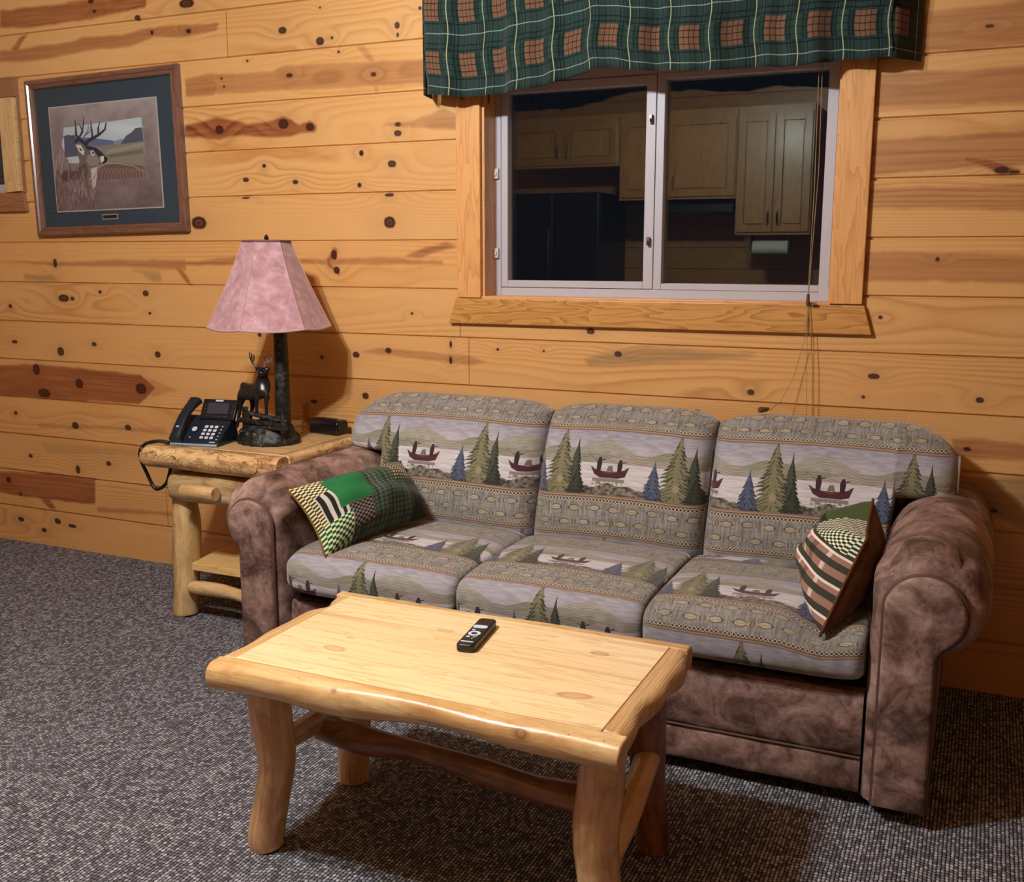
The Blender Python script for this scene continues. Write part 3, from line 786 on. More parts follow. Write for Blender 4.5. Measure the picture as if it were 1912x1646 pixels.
def suede():
    N = NT('distressed_suede', 0.62, 0.35)
    v = N.uv((1, 1, 1), src='Object')
    a = N.noise(v, 9.0, 5, 0.62, 0.8); b = N.noise(v, 34.0, 5, 0.7, 1.2); c = N.noise(v, 4.0, 3, 0.5, 0.3)
    s = N.math('ADD', N.math('MULTIPLY', a, 0.55), N.math('ADD', N.math('MULTIPLY', b, 0.25), N.math('MULTIPLY', c, 0.25)))
    col = N.ramp(s, [(0.40, C4((58, 40, 35))), (0.48, C4((98, 75, 67))), (0.55, C4((136, 109, 99))), (0.66, C4((178, 152, 142)))])
    cr = N.n('TexVoronoi', {'feature': 'DISTANCE_TO_EDGE'}, Vector=N.n('VectorMath', {'operation': 'ADD'}, i0=v, i1=N.n('TexNoise', None, Vector=v, Scale=20.0).outputs[1]).outputs[0], Scale=38.0).outputs[0]
    crack = N.ramp(cr, [(0.0, (1, 1, 1)), (0.05, (0, 0, 0))])
    gate = N.ramp(N.noise(v, 6.5, 3), [(0.52, (0, 0, 0)), (0.62, (1, 1, 1))])
    cg = N.math('MULTIPLY', crack, gate)
    col = N.mix(N.math('MULTIPLY', cg, 0.45), col, C4((58, 38, 32)))
    N.col(col)
    N.set('Roughness', N.ramp(s, [(0.35, (0.5, 0.5, 0.5)), (0.65, (0.72, 0.72, 0.72))]))
    N.bump(N.math('SUBTRACT', N.math('ADD', N.math('MULTIPLY', a, 1.2), N.math('MULTIPLY', b, 0.4)), N.math('MULTIPLY', cg, 0.5)), 0.5, 0.006)
    return N.m
M_suede = suede()
M_seam = simple('dark_piping', (84, 60, 52), 0.6)
M_under = simple('black_lining', (14, 12, 12), 0.9)

# ------------------------------------------------------------------ sofa
SX0, SX1 = -1.885, -0.203       # inner faces of the arms
YF = -0.885
sofa = thing('sofa', 'three-seat rolled-arm sofa in brown suede with cushions woven in a lake and fishing boat scene', 'sofa', (-1.07, -0.48, 0))

def sp(v, e):
    return math.copysign(abs(v) ** e, v)

# rolled arms
def arm_outline(f, n1=6, n2=26, n3=6, sd=1):
    # f = 0 full padded roll, 1 = the flat keyhole front
    a0 = 0.0 + 0.035 * f; ax = 0.158 - 0.002 * f
    cx = (0.128 if sd > 0 else 0.118) - 0.004 * f; cz = 0.545 - 0.012 * f; R = (0.137 if sd > 0 else 0.127) - 0.046 * f
    z0 = 0.04
    pts = []
    t0 = pi + 0.10
    s0 = (a0, cz - R * .15)
    for k in range(n1):
        t = k / n1
        pts.append((a0, z0 + (cz - 0.10 * R - z0) * t))
    th0, th1 = pi - 0.05, -radians(62)
    for k in range(n2 + 1):
        th = th0 + (th1 - th0) * k / n2
        rr_ = R * (1 + (0.02 * sin(th * 2)) * (1 - f))
        xx = cx + rr_ * cos(th)
        if k == 0: xx = a0
        pts.append((max(xx, a0) if th > pi / 2 else xx, cz + rr_ * sin(th)))
    ex = pts[-1]
    for k in range(1, n3 + 1):
        t = k / n3
        if k == 1:
            pts.append((max(ax, ex[0] - .02) * .4 + ax * .6, ex[1] - .025))
        else:
            pts.append((ax, (ex[1] - .03) * (1 - t) + z0 * t))
    return pts
ARM_N1, ARM_N2 = 6, 26
def make_arm(side):
    xin = SX1 if side > 0 else SX0
    arm = Geo()
    ys = [(-0.045, .25), (-0.055, 0.05)] + [(y, 0.0) for y in np.linspace(-0.09, -0.78, 16)] + [(-0.83, 0.02), (-0.86, .07), (-0.885, .20), (-0.902, 0.42), (-0.910, 0.75), (-0.912, 0.97)]
    rows = []
    for y, f in ys:
        ol = arm_outline(f, sd=side)
        row = []
        for i, (a, z) in enumerate(ol):
            k = i - ARM_N1
            if 0 <= k <= ARM_N2 and -0.905 < y < -0.80:
                pl = 0.5 + 0.5 * cos(k * 2 * pi / 4.3)
                w_ = 1 - abs((y + 0.868) / 0.055)
                sc = 1 - 0.075 * max(0, w_) * pl ** 5 * 2
                a = 0.125 + (a - 0.125) * sc; z = 0.54 + (z - 0.54) * sc
            if 0 <= k <= ARM_N2 and y > -0.8:
                wr = 0.004 * sin(y * 23 + a * 20) * sin(y * 9 + z * 31 + side)
                a += wr; z += wr
            row.append((xin + side * a, y, z))
        rows.append(row)
    b = arm.grid(rows, None, closeu=True)
    n = len(rows[0])
    arm.face([b + k for k in range(n)]); arm.face([b + (len(rows) - 1) * n + k for k in reversed(range(n))])
    o = arm.build('arm', M_suede, sofa, angle=60)
    o['label'] = 'right rolled arm' if side > 0 else 'left rolled arm'
    ol = arm_outline(1.0, sd=side)
    ip = Geo()
    rows = []
    for y, sh in ((-0.908, 1.0), (-0.926, 1.0), (-0.934, .975), (-0.937, .93), (-0.938, 0.6)):
        cxp, czp = 0.11, 0.40
        row = []
        for i, (a, z) in enumerate(ol):
            ca = 0.1 + (0.02 if z > 0.5 else 0)
            d = 0.008 * (1 - sh) / 0.07 if sh > .9 else 0.03
            # inset towards the middle line
            mx = 0.098 if z < 0.46 else 0.122
            mz = z if z < 0.46 and z > 0.06 else (0.533 if z > .46 else .08)
            L = sqrt((a - mx) ** 2 + (z - mz) ** 2) + 1e-6
            kk = max(0.0, 1 - d / L)
            row.append((xin + side * (mx + (a - mx) * kk), y, mz + (z - mz) * kk))
        rows.append(row)
    b = ip.grid(rows, None, closeu=True)
    ip.face([b + k for k in range(len(ol))]); ip.face([b + (len(rows) - 1) * len(ol) + k for k in reversed(range(len(ol)))])
    fp = ip.build('arm_front_panel', M_suede, o, angle=50)
    path = [(xin + side * a, -0.922, z) for a, z in ol]
    Geo().tube(path, 0.0058, 8).build('piping', M_seam, o)
    return o
make_arm(1); make_arm(-1)

# base, rails, back
g = Geo().box(SX0 - .02, SX1 + .02, -0.84, -0.05, 0.05, 0.31); g.build('frame', M_under, sofa, smooth=False)
def rail(z0, z1, y, bow):
    g = Geo(); rows = []; uv = []
    prof = [(-.86, z0 + .012), (y + .006, z0), (y, z0 + .010), (y - bow, (z0 + z1) / 2), (y, z1 - .010), (y + .006, z1), (-.85, z1)]
    prof = [(-.845, z0)] + prof[1:-1] + [(-.845, z1)]
    for i in range(41):
        x = SX0 + (SX1 - SX0) * i / 40
        rows.append([(x, p[0] + 0.002 * sin(x * 31 + p[1] * 20), p[1]) for p in prof])
    b = g.grid(rows, None, closeu=True)
    m = len(prof)
    g.face([b + k for k in range(m)]); g.face([b + 40 * m + k for k in reversed(range(m))])
    return g
rail(0.136, 0.300, YF, .006).build('front_rail', M_suede, sofa, angle=50)
rail(0.040, 0.132, YF - .002, .003).build('base_rail', M_suede, sofa, angle=50)
Geo().tube([(SX0, YF - .001, .134), (SX1, YF - .001, .134)], .0035, 8).build('piping', M_seam, sofa)
g = Geo().box(SX0 - .0, SX1 + .0, -0.20, -0.045, 0.05, 0.74); g.build('back_frame', M_suede, sofa, bevel=.03, seg=3)
for fx in (SX0 - .08, SX1 + .08):
    for fy in (-0.85, -0.12):
        Geo().box(fx - .025, fx + .025, fy - .025, fy + .025, 0.0, 0.045).build('foot', M_under, sofa, smooth=False)

def cushion_loop(x, prof, uoff, s):
    pass

# seat cushions: rounded box loops in y,z swept along x
def seat_cushion(x0, x1, uoff, vfront, crown=0.012, dent=None, seed=0):
    g = Geo(); nx, na = 36, 56
    yb, yf, z0, z1 = -0.36, -0.925, 0.318, 0.468
    yc, hy, zc, hz = (yb + yf) / 2, (yb - yf) / 2, (z0 + z1) / 2, (z1 - z0) / 2
    base = []
    for k in range(na):
        a = 2 * pi * k / na
        base.append((sp(cos(a), 0.36), sp(sin(a), 0.50)))
    rr = random.Random(seed)
    rows, uvs = [], []
    # arc length along the loop measured from the front face's upper rounding (k where a = 3pi/4)
    P0 = [(yc + hy * c, zc + hz * s_) for c, s_ in base]
    arc = [0.0]
    for k in range(1, na + 1):
        p, q = P0[k % na], P0[k - 1]
        arc.append(arc[-1] + sqrt((p[0] - q[0]) ** 2 + (p[1] - q[1]) ** 2))
    kf = int(na * 0.40)
    us = [-1 + 2 * i / nx for i in range(nx + 1)]
    us = [sp(u, .75) for u in us]
    for u in us:
        e = (1 - abs(u) ** 7) ** 0.42 if abs(u) < 1 else 0.0
        e = max(e, 0.0)
        ez = 0.74 + 0.26 * e
        x = (x0 + x1) / 2 + (x1 - x0) / 2 * u
        row, uu = [], []
        for k in range(na + 1):
            c, s_ = base[k % na]
            yy = yc + hy * c * (0.955 + .045 * e)
            puff = crown * (1 - u * u) * (1 - c * c)
            zz = zc + hz * s_ * ez + (puff if s_ > 0 else 0)
            # soft front bulge and wrinkles near the corners
            if c < -.8:
                yy -= 0.010 * (1 - u ** 4) * (1 - s_ * s_)
            w_ = 0.0022 * sin(x * 130 + seed) * max(0, -c) ** 3 * (1 - abs(s_)) 
            yy += w_
            if dent and s_ > 0:
                zz -= dent[3] * exp(-(((x - dent[0]) / dent[2]) ** 2 + ((yy - dent[1]) / dent[2]) ** 2))
            if k < na:
                row.append((x, yy, zz))
            uu.append(((x + uoff) , -(vfront + (arc[k] - arc[kf]))))
        rows.append(row); uvs.append(uu)
    b = g.grid(rows, uvs, closeu=True)
    g.face([b + k for k in range(na)], [(rows[0][k][1], rows[0][k][2]) for k in range(na)])
    g.face([b + nx * na + k for k in reversed(range(na))], [(rows[0][k][1], rows[0][k][2]) for k in reversed(range(na))])
    o = g.build('seat_cushion', M_lake, sofa, angle=70)
    return o
CW = (SX1 - SX0) / 3
GAP = 0.003
sx = [SX0 + 0.004, SX0 + CW - .002, SX0 + 2 * CW + .008, SX1 - .004]
sx[1] = -1.303; sx[2] = -0.757
s1 = seat_cushion(sx[0], sx[1] - GAP, 1.904, THR + .032, seed=1)
s2 = seat_cushion(sx[1] + GAP, sx[2] - GAP, 1.337, THR + .032, seed=2)
s3 = seat_cushion(sx[2] + GAP, sx[3], 0.79, THR - .035, seed=3, dent=(-.31, -.86, .07, .045))
s1['label'] = 'left seat cushion'; s2['label'] = 'middle seat cushion'; s3['label'] = 'right seat cushion'
for xx in (0,):
    pass

# back cushions, leaning; outer two wrap over the arms
def back_cushion(x0, x1, uoff, wing=0, seed=0):
    # wing: -1 extends over the left arm, +1 over the right arm
    g = Geo(); na = 64
    zlo, zhi = 0.425, 0.862
    def mid(z):
        t = (z - 0.42) / 0.42
        return -0.335 + 0.165 * t - 0.0 * t * t
    def loop(zmin, zmax, T, u):
        zc, hz = (zmin + zmax) / 2, (zmax - zmin) / 2
        out = []
        for k in range(na):
            a = 2 * pi * k / na - pi / 2
            c, s_ = sp(cos(a), 0.62), sp(sin(a), 0.55)
            z = zc + hz * s_
            top = max(0.0, (z - 0.74) / 0.12)
            y = mid(z) - T * c
            if c > 0:
                y -= 0.012 * sin(pi * min(1, max(0, (z - .45) / .38))) * (1 - u ** 4)
                y += 0.018 * top ** 2
            out.append((y, z))
        return out
    xs = []
    nx = 34
    xa, xb = x0, x1
    wl_ = 0.175 if wing < 0 else 0.0
    wr_ = 0.165 if wing > 0 else 0.0
    lo, hi = x0 - wl_, x1 + wr_
    us = [sp(-1 + 2 * i / nx, .8) for i in range(nx + 1)]
    xs = sorted(set([round((lo + hi) / 2 + (hi - lo) / 2 * u, 5) for u in us] + ([x0 - .004, x0 + .008] if wing < 0 else []) + ([x1 + .004, x1 - .008] if wing > 0 else [])))
    rows, uvs = [], []
    ref = loop(zlo, zhi, 0.10, 0)
    for x in xs:
        u = (x - (lo + hi) / 2) / ((hi - lo) / 2)
        u = max(-1, min(1, u))
        e = max((1 - abs(u) ** 9) ** 0.45, 0.16)
        zmax = zhi - 0.004 - 0.030 * abs(u) ** 5 - (0.0 if not wing else 0)
        if wing > 0 and u > .55: zmax -= 0.055 * ((u - .55) / .45) ** 2.2
        if wing < 0 and u < -.55: zmax -= 0.055 * ((-u - .55) / .45) ** 2.2
        zmin = zlo
        T = 0.105 * (0.25 + 0.75 * e)
        over = (wing < 0 and x < x0) or (wing > 0 and x > x1)
        if over:
            zmin = 0.660
            dd = (x0 - x if wing < 0 else x - x1) / (wl_ + wr_)
            zmin += 0.012 * dd ** 4
            T *= 1 - 0.14 * min(1, dd * 5)
        lp = loop(zmin, zmax, T, u)
        row, uu = [], []
        for k in range(na + 1):
            y, z = lp[k % na]
            if k < na:
                row.append((x, y, z))
            # v from the height of the point, continued over the top
            yy_f = z
            v = (0.806 - z) * 1.02 + .012 * (1 - u * u) - .004
            if y > mid(z) :                      # rear half: carry on over the top
                v = (0.806 - zmax) * 1.02 - (zmax - z) - 0.04
            else:
                tt = max(0.0, z - 0.80)
                v -= tt * 0.5
            uu.append((x + uoff, -v))
        rows.append(row); uvs.append(uu)
    b = g.grid(rows, uvs, closeu=True)
    for ri, rv in ((0, False), (len(rows) - 1, True)):
        idx = [b + ri * na + k for k in range(na)]
        uvv = [(rows[ri][k][1] * .3 + uoff + rows[ri][k][0], -(0.806 - rows[ri][k][2]) * 1.075) for k in range(na)]
        if rv:
            idx.reverse(); uvv.reverse()
        g.face(idx, uvv)
    o = g.build('back_cushion', M_lake, sofa, angle=60)
    if wing:
        ri = 0 if wing < 0 else len(rows) - 1
        pts = [Vector(p) for p in rows[ri]]
        c = sum(pts, Vector()) / len(pts)
        pts = [c + (p - c) * 1.02 + Vector((0.002 * wing, 0, 0)) for p in pts]
        Geo().tube(pts + [pts[0]], 0.004, 8, caps=False).build('piping', M_welt, o)
    return o
bc = [back_cushion(SX0 + .004, -1.308, 1.878 + .13, -1, 1), back_cushion(-1.302, -0.744, 1.207 + .13, 0, 2), back_cushion(-0.738, SX1 - .004, 0.534 + .13, 1, 3)]
for o, l in zip(bc, ('left back cushion', 'middle back cushion', 'right back cushion')):
    o['label'] = l

# ------------------------------------------------------------------ scatter cushions
def pw_left():
    n = 360
    X, Y = np.meshgrid(np.linspace(0, 1, n), np.linspace(0, 1, n))       # X along the long side from the arm front, Y down
    img = np.zeros((n, n, 3), np.float32)
    def sh(m, a): img[m] = a[m]
    def colr(c): return np.ones((n, n, 3), np.float32) * np.array(c) / 255
    def chk(c1, c2, f, g=None):
        g = g or f
        m = (np.floor(X * f) + np.floor(Y * g)) % 2 == 0
        return np.where(m[..., None], colr(c1), colr(c2))
    plaid = colr((60, 74, 60)) + 0.10 * (np.sin(X * 150)[..., None] > .6) - 0.09 * (np.sin(Y * 120)[..., None] > .55) - .05 * (np.sin(X * 47)[..., None] > .7)
    img[:] = plaid
    sh(X < .17, chk((216, 206, 160), (58, 52, 34), 48, 42))
    st = np.where((np.floor(X * 40) % 2 == 0)[..., None], colr((30, 30, 28)), colr((186, 180, 172)))
    sh((X > .04) & (X < .20) & (Y > .30) & (Y < .72), st)
    sh((X > .14) & (X < .42) & (Y > .12) & (Y < .60), colr((34, 104, 58)) + (RNG.rand(n, n, 1) - .5) * .08)
    sh((X > .20) & (X < .40) & (Y > .60) & (Y < .90), chk((120, 106, 98), (30, 28, 26), 46, 36))
    sh((X < .22) & (Y > .68), chk((206, 214, 170), (34, 74, 44), 42, 34))
    sh((X > .66) & (Y < .46), np.where(((np.floor(X * 56) % 2 == 0) & (np.floor(Y * 40) % 2 == 0))[..., None], colr((214, 204, 158)), colr((66, 58, 40))))
    sh((X > .80) & (Y > .50), colr((44, 50, 40)) - .06 * (np.sin(X * 160)[..., None] > .4))
    return make_image('patchwork_green', img)
def pw_right():
    n = 360
    X, Y = np.meshgrid(np.linspace(0, 1, n), np.linspace(0, 1, n))      # X from the wall side to the near side, Y down
    def colr(c): return np.ones((n, n, 3), np.float32) * np.array(c) / 255
    img = colr((150, 116, 100))
    by = (Y * 7.0) % 1.0
    img[(by > .42) & (by < .90)] = np.array((58, 60, 50)) / 255
    bx = (X * 4.5) % 1.0
    m = (bx > .50) & (bx < .72); img[m] = img[m] * .78
    m = (bx > .10) & (bx < .22) & ((by < .42) | (by > .9)); img[m] = np.array((206, 184, 170)) / 255
    by2 = (Y * 3.5 + .12) % 1.0
    img[(by2 > .06) & (by2 < .15)] = np.array((226, 216, 206)) / 255
    m = (Y < .17) & (X < .60); img[m] = np.array((62, 84, 40)) / 255
    m = (Y >= .17) & (Y < .22) & (X < .60); img[m] = np.array((30, 28, 24)) / 255
    ck = ((np.floor(X * 44) + np.floor(Y * 44)) % 2 == 0)
    m = (Y < .24) & (X > .50); img[m & ck] = np.array((222, 222, 196)) / 255; img[m & ~ck] = np.array((40, 54, 34)) / 255
    return make_image('patchwork_tan', img)

def throw_pillow(label, cA, cB, cC, cD, bulge, flat, im, matb, name='throw_pillow', cat='throw pillow'):
    # cA..cD corners: (u0,v0), (u0,v1), (u1,v1), (u1,v0)
    A, B, C, D = [Vector(c) for c in (cA, cB, cC, cD)]
    cen = (A + B + C + D) / 4
    nrm = ((C - A).cross(D - B)).normalized()
    if nrm.dot(Vector(bulge)) < 0: nrm = -nrm
    root = thing(name, label, cat, (cen.x, cen.y, min(p.z for p in (A, B, C, D))))
    n = 26
    def pt(u, v, side, T):
        # pinch the edges inwards
        a, b_ = 2 * u - 1, 2 * v - 1
        pu = 0.045 * (1 - b_ * b_) * 1.0; pv = 0.045 * (1 - a * a)
        uu = 0.5 + a / 2 * (1 - pv * 0 - pu); vv = 0.5 + b_ / 2 * (1 - pv)
        uu = 0.5 + a / 2 * (1 - 0.09 * (1 - b_ * b_)); vv = 0.5 + b_ / 2 * (1 - 0.09 * (1 - a * a))
        p = (A * (1 - uu) + D * uu) * (1 - vv) + (B * (1 - uu) + C * uu) * vv
        hgt = T * (max(0, 1 - abs(a) ** 2.4) ** .55) * (max(0, 1 - abs(b_) ** 2.4) ** .55)
        hgt *= 1 + 0.05 * sin(a * 7 + b_ * 3) + .04 * sin(b_ * 9 - a * 4)
        return p + nrm * (side * hgt)
    for side, T, m, nm in ((1, flat[0], fabric(nm_ := 'patchwork', im, 1, 1, 0.85, bumpn=60, sheen=.1), 'front_cover'), (-1, flat[1], matb, 'back_cover')):
        P = [[pt(i / n, j / n, side, T) for i in range(n + 1)] for j in range(n + 1)]
        UV = [[(i / n, 1 - j / n) for i in range(n + 1)] for j in range(n + 1)]
        g = Geo(); g.grid(P, UV)
        o = g.build(nm, m, root, angle=180)
    edge = [pt(i / n, 0, 0, 0) for i in range(n)] + [pt(1, j / n, 0, 0) for j in range(n)] + [pt(1 - i / n, 1, 0, 0) for i in range(n)] + [pt(0, 1 - j / n, 0, 0) for j in range(n + 1)]
    Geo().tube(edge, .0035, 7, caps=False).build('piping', matb, root)
    return root
M_olive = simple('olive_backing', (112, 84, 40), 0.85, 0.2, var=.25, vs=60)
M_rust = simple('rust_backing', (92, 56, 30), 0.8, 0.25, var=.2, vs=50)
throw_pillow('patchwork pillow with a green patch leaning on the left sofa arm', (-1.905, -0.86, 0.640), (-1.745, -0.900, 0.455), (-1.625, -0.480, 0.495), (-1.775, -0.400, 0.655), (0.6, -0.3, 0.8), (0.118, 0.050), pw_left(), M_olive)
throw_pillow('tan and dark plaid patchwork pillow standing against the right sofa arm', (-0.245, -0.47, 0.690), (-0.33, -0.50, 0.455), (-0.312, -0.895, 0.435), (-0.228, -0.79, 0.662), (-1, 0, 0.2), (0.125, 0.075), pw_right(), M_rust)

# ------------------------------------------------------------------ peeled log pine
def logwood(name, light=(234, 206, 150), mid=(214, 174, 114), dark=(168, 120, 70), kn=(120, 66, 34), knots=.35, burl=0.0, streak=0.5, rough=0.32, marks=()):
    N = NT(name, rough, 0.5)
    v = N.uv((1, 1, 1))
    def mp(sx, sy): return N.n('Mapping', None, Vector=v, Scale=(sx, sy, 1)).outputs[0]
    a = N.noise(mp(2.5, 14), 1.4, 4, 0.55, 0.6)
    f = N.noise(mp(14, 190), 1.0, 3, 0.6)
    rings = N.math('FRACT', N.math('MULTIPLY', a, 7.0))
    g = N.math('ADD', N.math('MULTIPLY', a, 0.8), N.math('MULTIPLY', f, 0.25))
    c = N.ramp(g, [(0.33, C4(light)), (0.55, C4(mid)), (0.78, C4(dark))])
    pa = N.noise(mp(5.5, 9), 1.3, 4, 0.6, 1.0)
    c = N.mix(N.math('MULTIPLY', N.ramp(pa, [(0.50, (0, 0, 0)), (0.66, (1, 1, 1))]), 0.55 * streak * 1.5), c, C4(dark))
    c = N.mix(N.math('MULTIPLY', N.ramp(pa, [(0.30, (1, 1, 1)), (0.44, (0, 0, 0))]), 0.5), c, C4(light))
    c = N.mix(N.math('MULTIPLY', N.math('POWER', rings, 4.0), 0.30 * streak * 2), c, C4(dark))
    vor = N.n('TexVoronoi', {'feature': 'F1'}, Vector=mp(4.2, 7.5), Scale=1.0)
    sep = N.n('SeparateColor', None, Color=vor.outputs['Color'])
    gate = N.math('GREATER_THAN', sep.outputs[0], 1 - knots)
    d = vor.outputs['Distance']
    ring = N.math('ADD', 0.5, N.math('MULTIPLY', N.math('SINE', N.math('MULTIPLY', d, 130.0)), 0.5))
    k1 = N.math('MULTIPLY', N.ramp(d, [(0.07, (1, 1, 1)), (0.14, (0, 0, 0))]), gate)
    k2 = N.math('MULTIPLY', N.ramp(d, [(0.10, (1, 1, 1)), (0.30, (0, 0, 0))]), gate)
    c = N.mix(N.math('MULTIPLY', k2, 0.5), c, C4(mid))
    c = N.mix(N.math('MULTIPLY', k1, N.math('ADD', 0.35, N.math('MULTIPLY', ring, 0.5))), c, C4(kn))
    if burl:
        w = N.n('TexNoise', None, Vector=mp(16, 24), Scale=1.0, Detail=2.0).outputs[1]
        wv = N.n('VectorMath', {'operation': 'ADD'}, i0=mp(22, 30), i1=N.n('VectorMath', {'operation': 'SCALE'}, i0=w, Scale=3.0).outputs[0]).outputs[0]
        e = N.n('TexVoronoi', {'feature': 'DISTANCE_TO_EDGE'}, Vector=wv, Scale=1.0).outputs[0]
        ln = N.ramp(e, [(0.0, (1, 1, 1)), (0.06, (0, 0, 0))])
        gt = N.ramp(N.noise(mp(7, 12), 1.0, 3), [(0.42, (0, 0, 0)), (0.52, (1, 1, 1))])
        c = N.mix(N.math('MULTIPLY', N.math('MULTIPLY', ln, gt), burl), c, C4((84, 46, 20)))
        pt = N.ramp(N.noise(mp(10, 30), 1.0, 4), [(0.52, (0, 0, 0)), (0.62, (1, 1, 1))])
        c = N.mix(N.math('MULTIPLY', pt, burl * .6), c, C4((128, 78, 40)))
    sp_ = N.n('SeparateXYZ', None, Vector=v)
    for ku, kv, ka, kb, kc in marks:
        dx = N.math('DIVIDE', N.math('SUBTRACT', sp_.outputs[0], ku), ka); dy = N.math('DIVIDE', N.math('SUBTRACT', sp_.outputs[1], kv), kb)
        dd = N.math('SQRT', N.math('ADD', N.math('MULTIPLY', dx, dx), N.math('MULTIPLY', dy, dy)))
        c = N.mix(N.ramp(dd, [(0.3, (.55, .55, .55)), (0.42, (.9, .9, .9)), (0.5, (.5, .5, .5)), (1.0, (0, 0, 0))]), c, C4(kc))
    N.col(c)
    N.bump(N.math('ADD', N.math('MULTIPLY', a, 2.0), N.math('MULTIPLY', f, 0.15)), 0.35, 0.006)
    N.set('Coat Weight', 0.5); N.set('Coat Roughness', 0.18)
    return N.m
M_log = logwood('peeled_log')
M_log2 = logwood('peeled_log_knotty', (236, 204, 150), (208, 166, 110), (150, 106, 64), (104, 62, 36), knots=.55, streak=.6)
M_logp = logwood('pale_peeled_log', (232, 208, 158), (206, 172, 116), (150, 112, 68), (140, 96, 56), knots=.4, streak=.5)
M_burl = logwood('burled_log', (236, 208, 156), (216, 176, 120), (166, 116, 70), (90, 46, 22), knots=.5, burl=1.0)
M_bark = logwood('brown_log', (176, 122, 72), (132, 84, 48), (76, 44, 26), (50, 26, 14), knots=.4, streak=.8)

def planks():
    N = NT('table_planks', 0.28, 0.5)
    v = N.uv((1, 1, 1))
    sep = N.n('SeparateXYZ', None, Vector=v)
    u, w = sep.outputs[0], sep.outputs[1]
    row = N.math('FLOOR', N.math('DIVIDE', w, 0.112))
    rnd = N.n('TexWhiteNoise', {'noise_dimensions': '1D'}, W=row).outputs[0]
    vv = N.n('CombineXYZ', None, X=N.math('ADD', u, N.math('MULTIPLY', rnd, 5.0)), Y=w, Z=rnd).outputs[0]
    a = N.noise(N.n('Mapping', None, Vector=vv, Scale=(1.6, 13, 3)).outputs[0], 1.3, 3, .5, .4)
    r = N.math('POWER', N.math('FRACT', N.math('MULTIPLY', a, 8.0)), 3.0)
    f = N.noise(N.n('Mapping', None, Vector=vv, Scale=(9, 260, 3)).outputs[0], 1.0, 3)
    g = N.math('ADD', N.math('MULTIPLY', r, 0.5), N.math('MULTIPLY', f, 0.45))
    c = N.ramp(g, [(0.05, C4((250, 228, 180))), (0.5, C4((242, 212, 156))), (1.0, C4((208, 162, 104)))])
    c = N.mix(N.math('MULTIPLY', rnd, 0.30), c, C4((228, 190, 130)))
    out = c
    for kx, ky, a_, b_, cc, rot in ((-1.283, -1.537, .034, .016, (204, 152, 96), .3), (-1.108, -1.335, .026, .010, (206, 160, 108), 0), (-0.728, -1.319, .026, .011, (168, 108, 64), 0), (-0.700, -1.550, .040, .018, (186, 126, 74), -.9), (-1.286, -1.466, .012, .003, (70, 46, 34), -1.2)):
        dx = N.math('DIVIDE', N.math('SUBTRACT', N.math('ADD', u, N.math('MULTIPLY', N.math('SUBTRACT', w, ky), rot)), kx), a_)
        dy = N.math('DIVIDE', N.math('SUBTRACT', w, ky), b_)
        d = N.math('SQRT', N.math('ADD', N.math('MULTIPLY', dx, dx), N.math('MULTIPLY', dy, dy)))
        m = N.ramp(d, [(0.45, (.55, .55, .55)), (0.75, (1, 1, 1)), (1.0, (0, 0, 0))])
        out = N.mix(N.math('MULTIPLY', m, .8), out, C4(cc))
    gap = N.math('ABSOLUTE', N.math('SUBTRACT', N.math('FRACT', N.math('DIVIDE', w, 0.112)), 0.5))
    gm = N.ramp(gap, [(0.480, (0, 0, 0)), (0.494, (.5, .5, .5)), (0.498, (1, 1, 1))])
    st = N.ramp(N.noise(N.n('Mapping', None, Vector=vv, Scale=(.9, 26, 3)).outputs[0], 1.0, 2), [(0.58, (0, 0, 0)), (0.72, (1, 1, 1))])
    out = N.mix(N.math('MULTIPLY', st, 0.55), out, C4((196, 144, 86)))
    out = N.mix(N.math('MULTIPLY', gm, 0.5), out, C4((150, 100, 52)))
    N.col(out)
    N.set('Coat Weight', 0.5); N.set('Coat Roughness', 0.22)
    N.bump(g, 0.04, 0.001)
    return N.m
M_plank = planks()

def wavy(seed, amp=0.05):
    r = random.Random(seed); p = [r.uniform(0, 6.28) for _ in range(6)]
    def f(L, a):
        return 1 + amp * (sin(L * 11 + p[0] + a) + .7 * sin(L * 23 + p[1] - 2 * a) + .6 * sin(a * 2 + p[2] + L * 5)) / 1.6
    return f

def spline(pts, n=24):
    # Catmull-Rom through (x, y, z, r)
    out = []
    P = [pts[0]] + list(pts) + [pts[-1]]
    m = len(pts) - 1
    for i in range(m):
        a, b, c, d = [np.array(q, float) for q in P[i:i + 4]]
        k = max(2, n // m)
        for j in range(k):
            t = j / k
            out.append(.5 * ((2 * b) + (-a + c) * t + (2 * a - 5 * b + 4 * c - d) * t * t + (-a + 3 * b - 3 * c + d) * t ** 3))
    out.append(np.array(pts[-1], float))
    return [tuple(o[:3]) for o in out], [float(o[3]) for o in out]

def log(name, pts, m, parent, seed=0, n=18, amp=0.05, vo=None, squash=None, steps=28):
    p, r = spline(pts, steps)
    # round the two ends slightly
    r = list(r)
    g = Geo().tube(p, r, n, jit=wavy(seed, amp), v0=(vo if vo is not None else seed * 3.17), squash=squash)
    return g.build(name, m, parent, angle=55, bevel=0.004)

M_logf = logwood('front_peeled_log', knots=.12, marks=((0.258, 0.422, .024, .020, (120, 76, 44)), (-0.165, 0.412, .010, .009, (110, 78, 50)), (-.26, .40, .003, .003, (60, 36, 22)), (.05, .40, .003, .003, (60, 36, 22)), (.35, .405, .003, .003, (60, 36, 22)), (.42, .405, .003, .003, (60, 36, 22))))
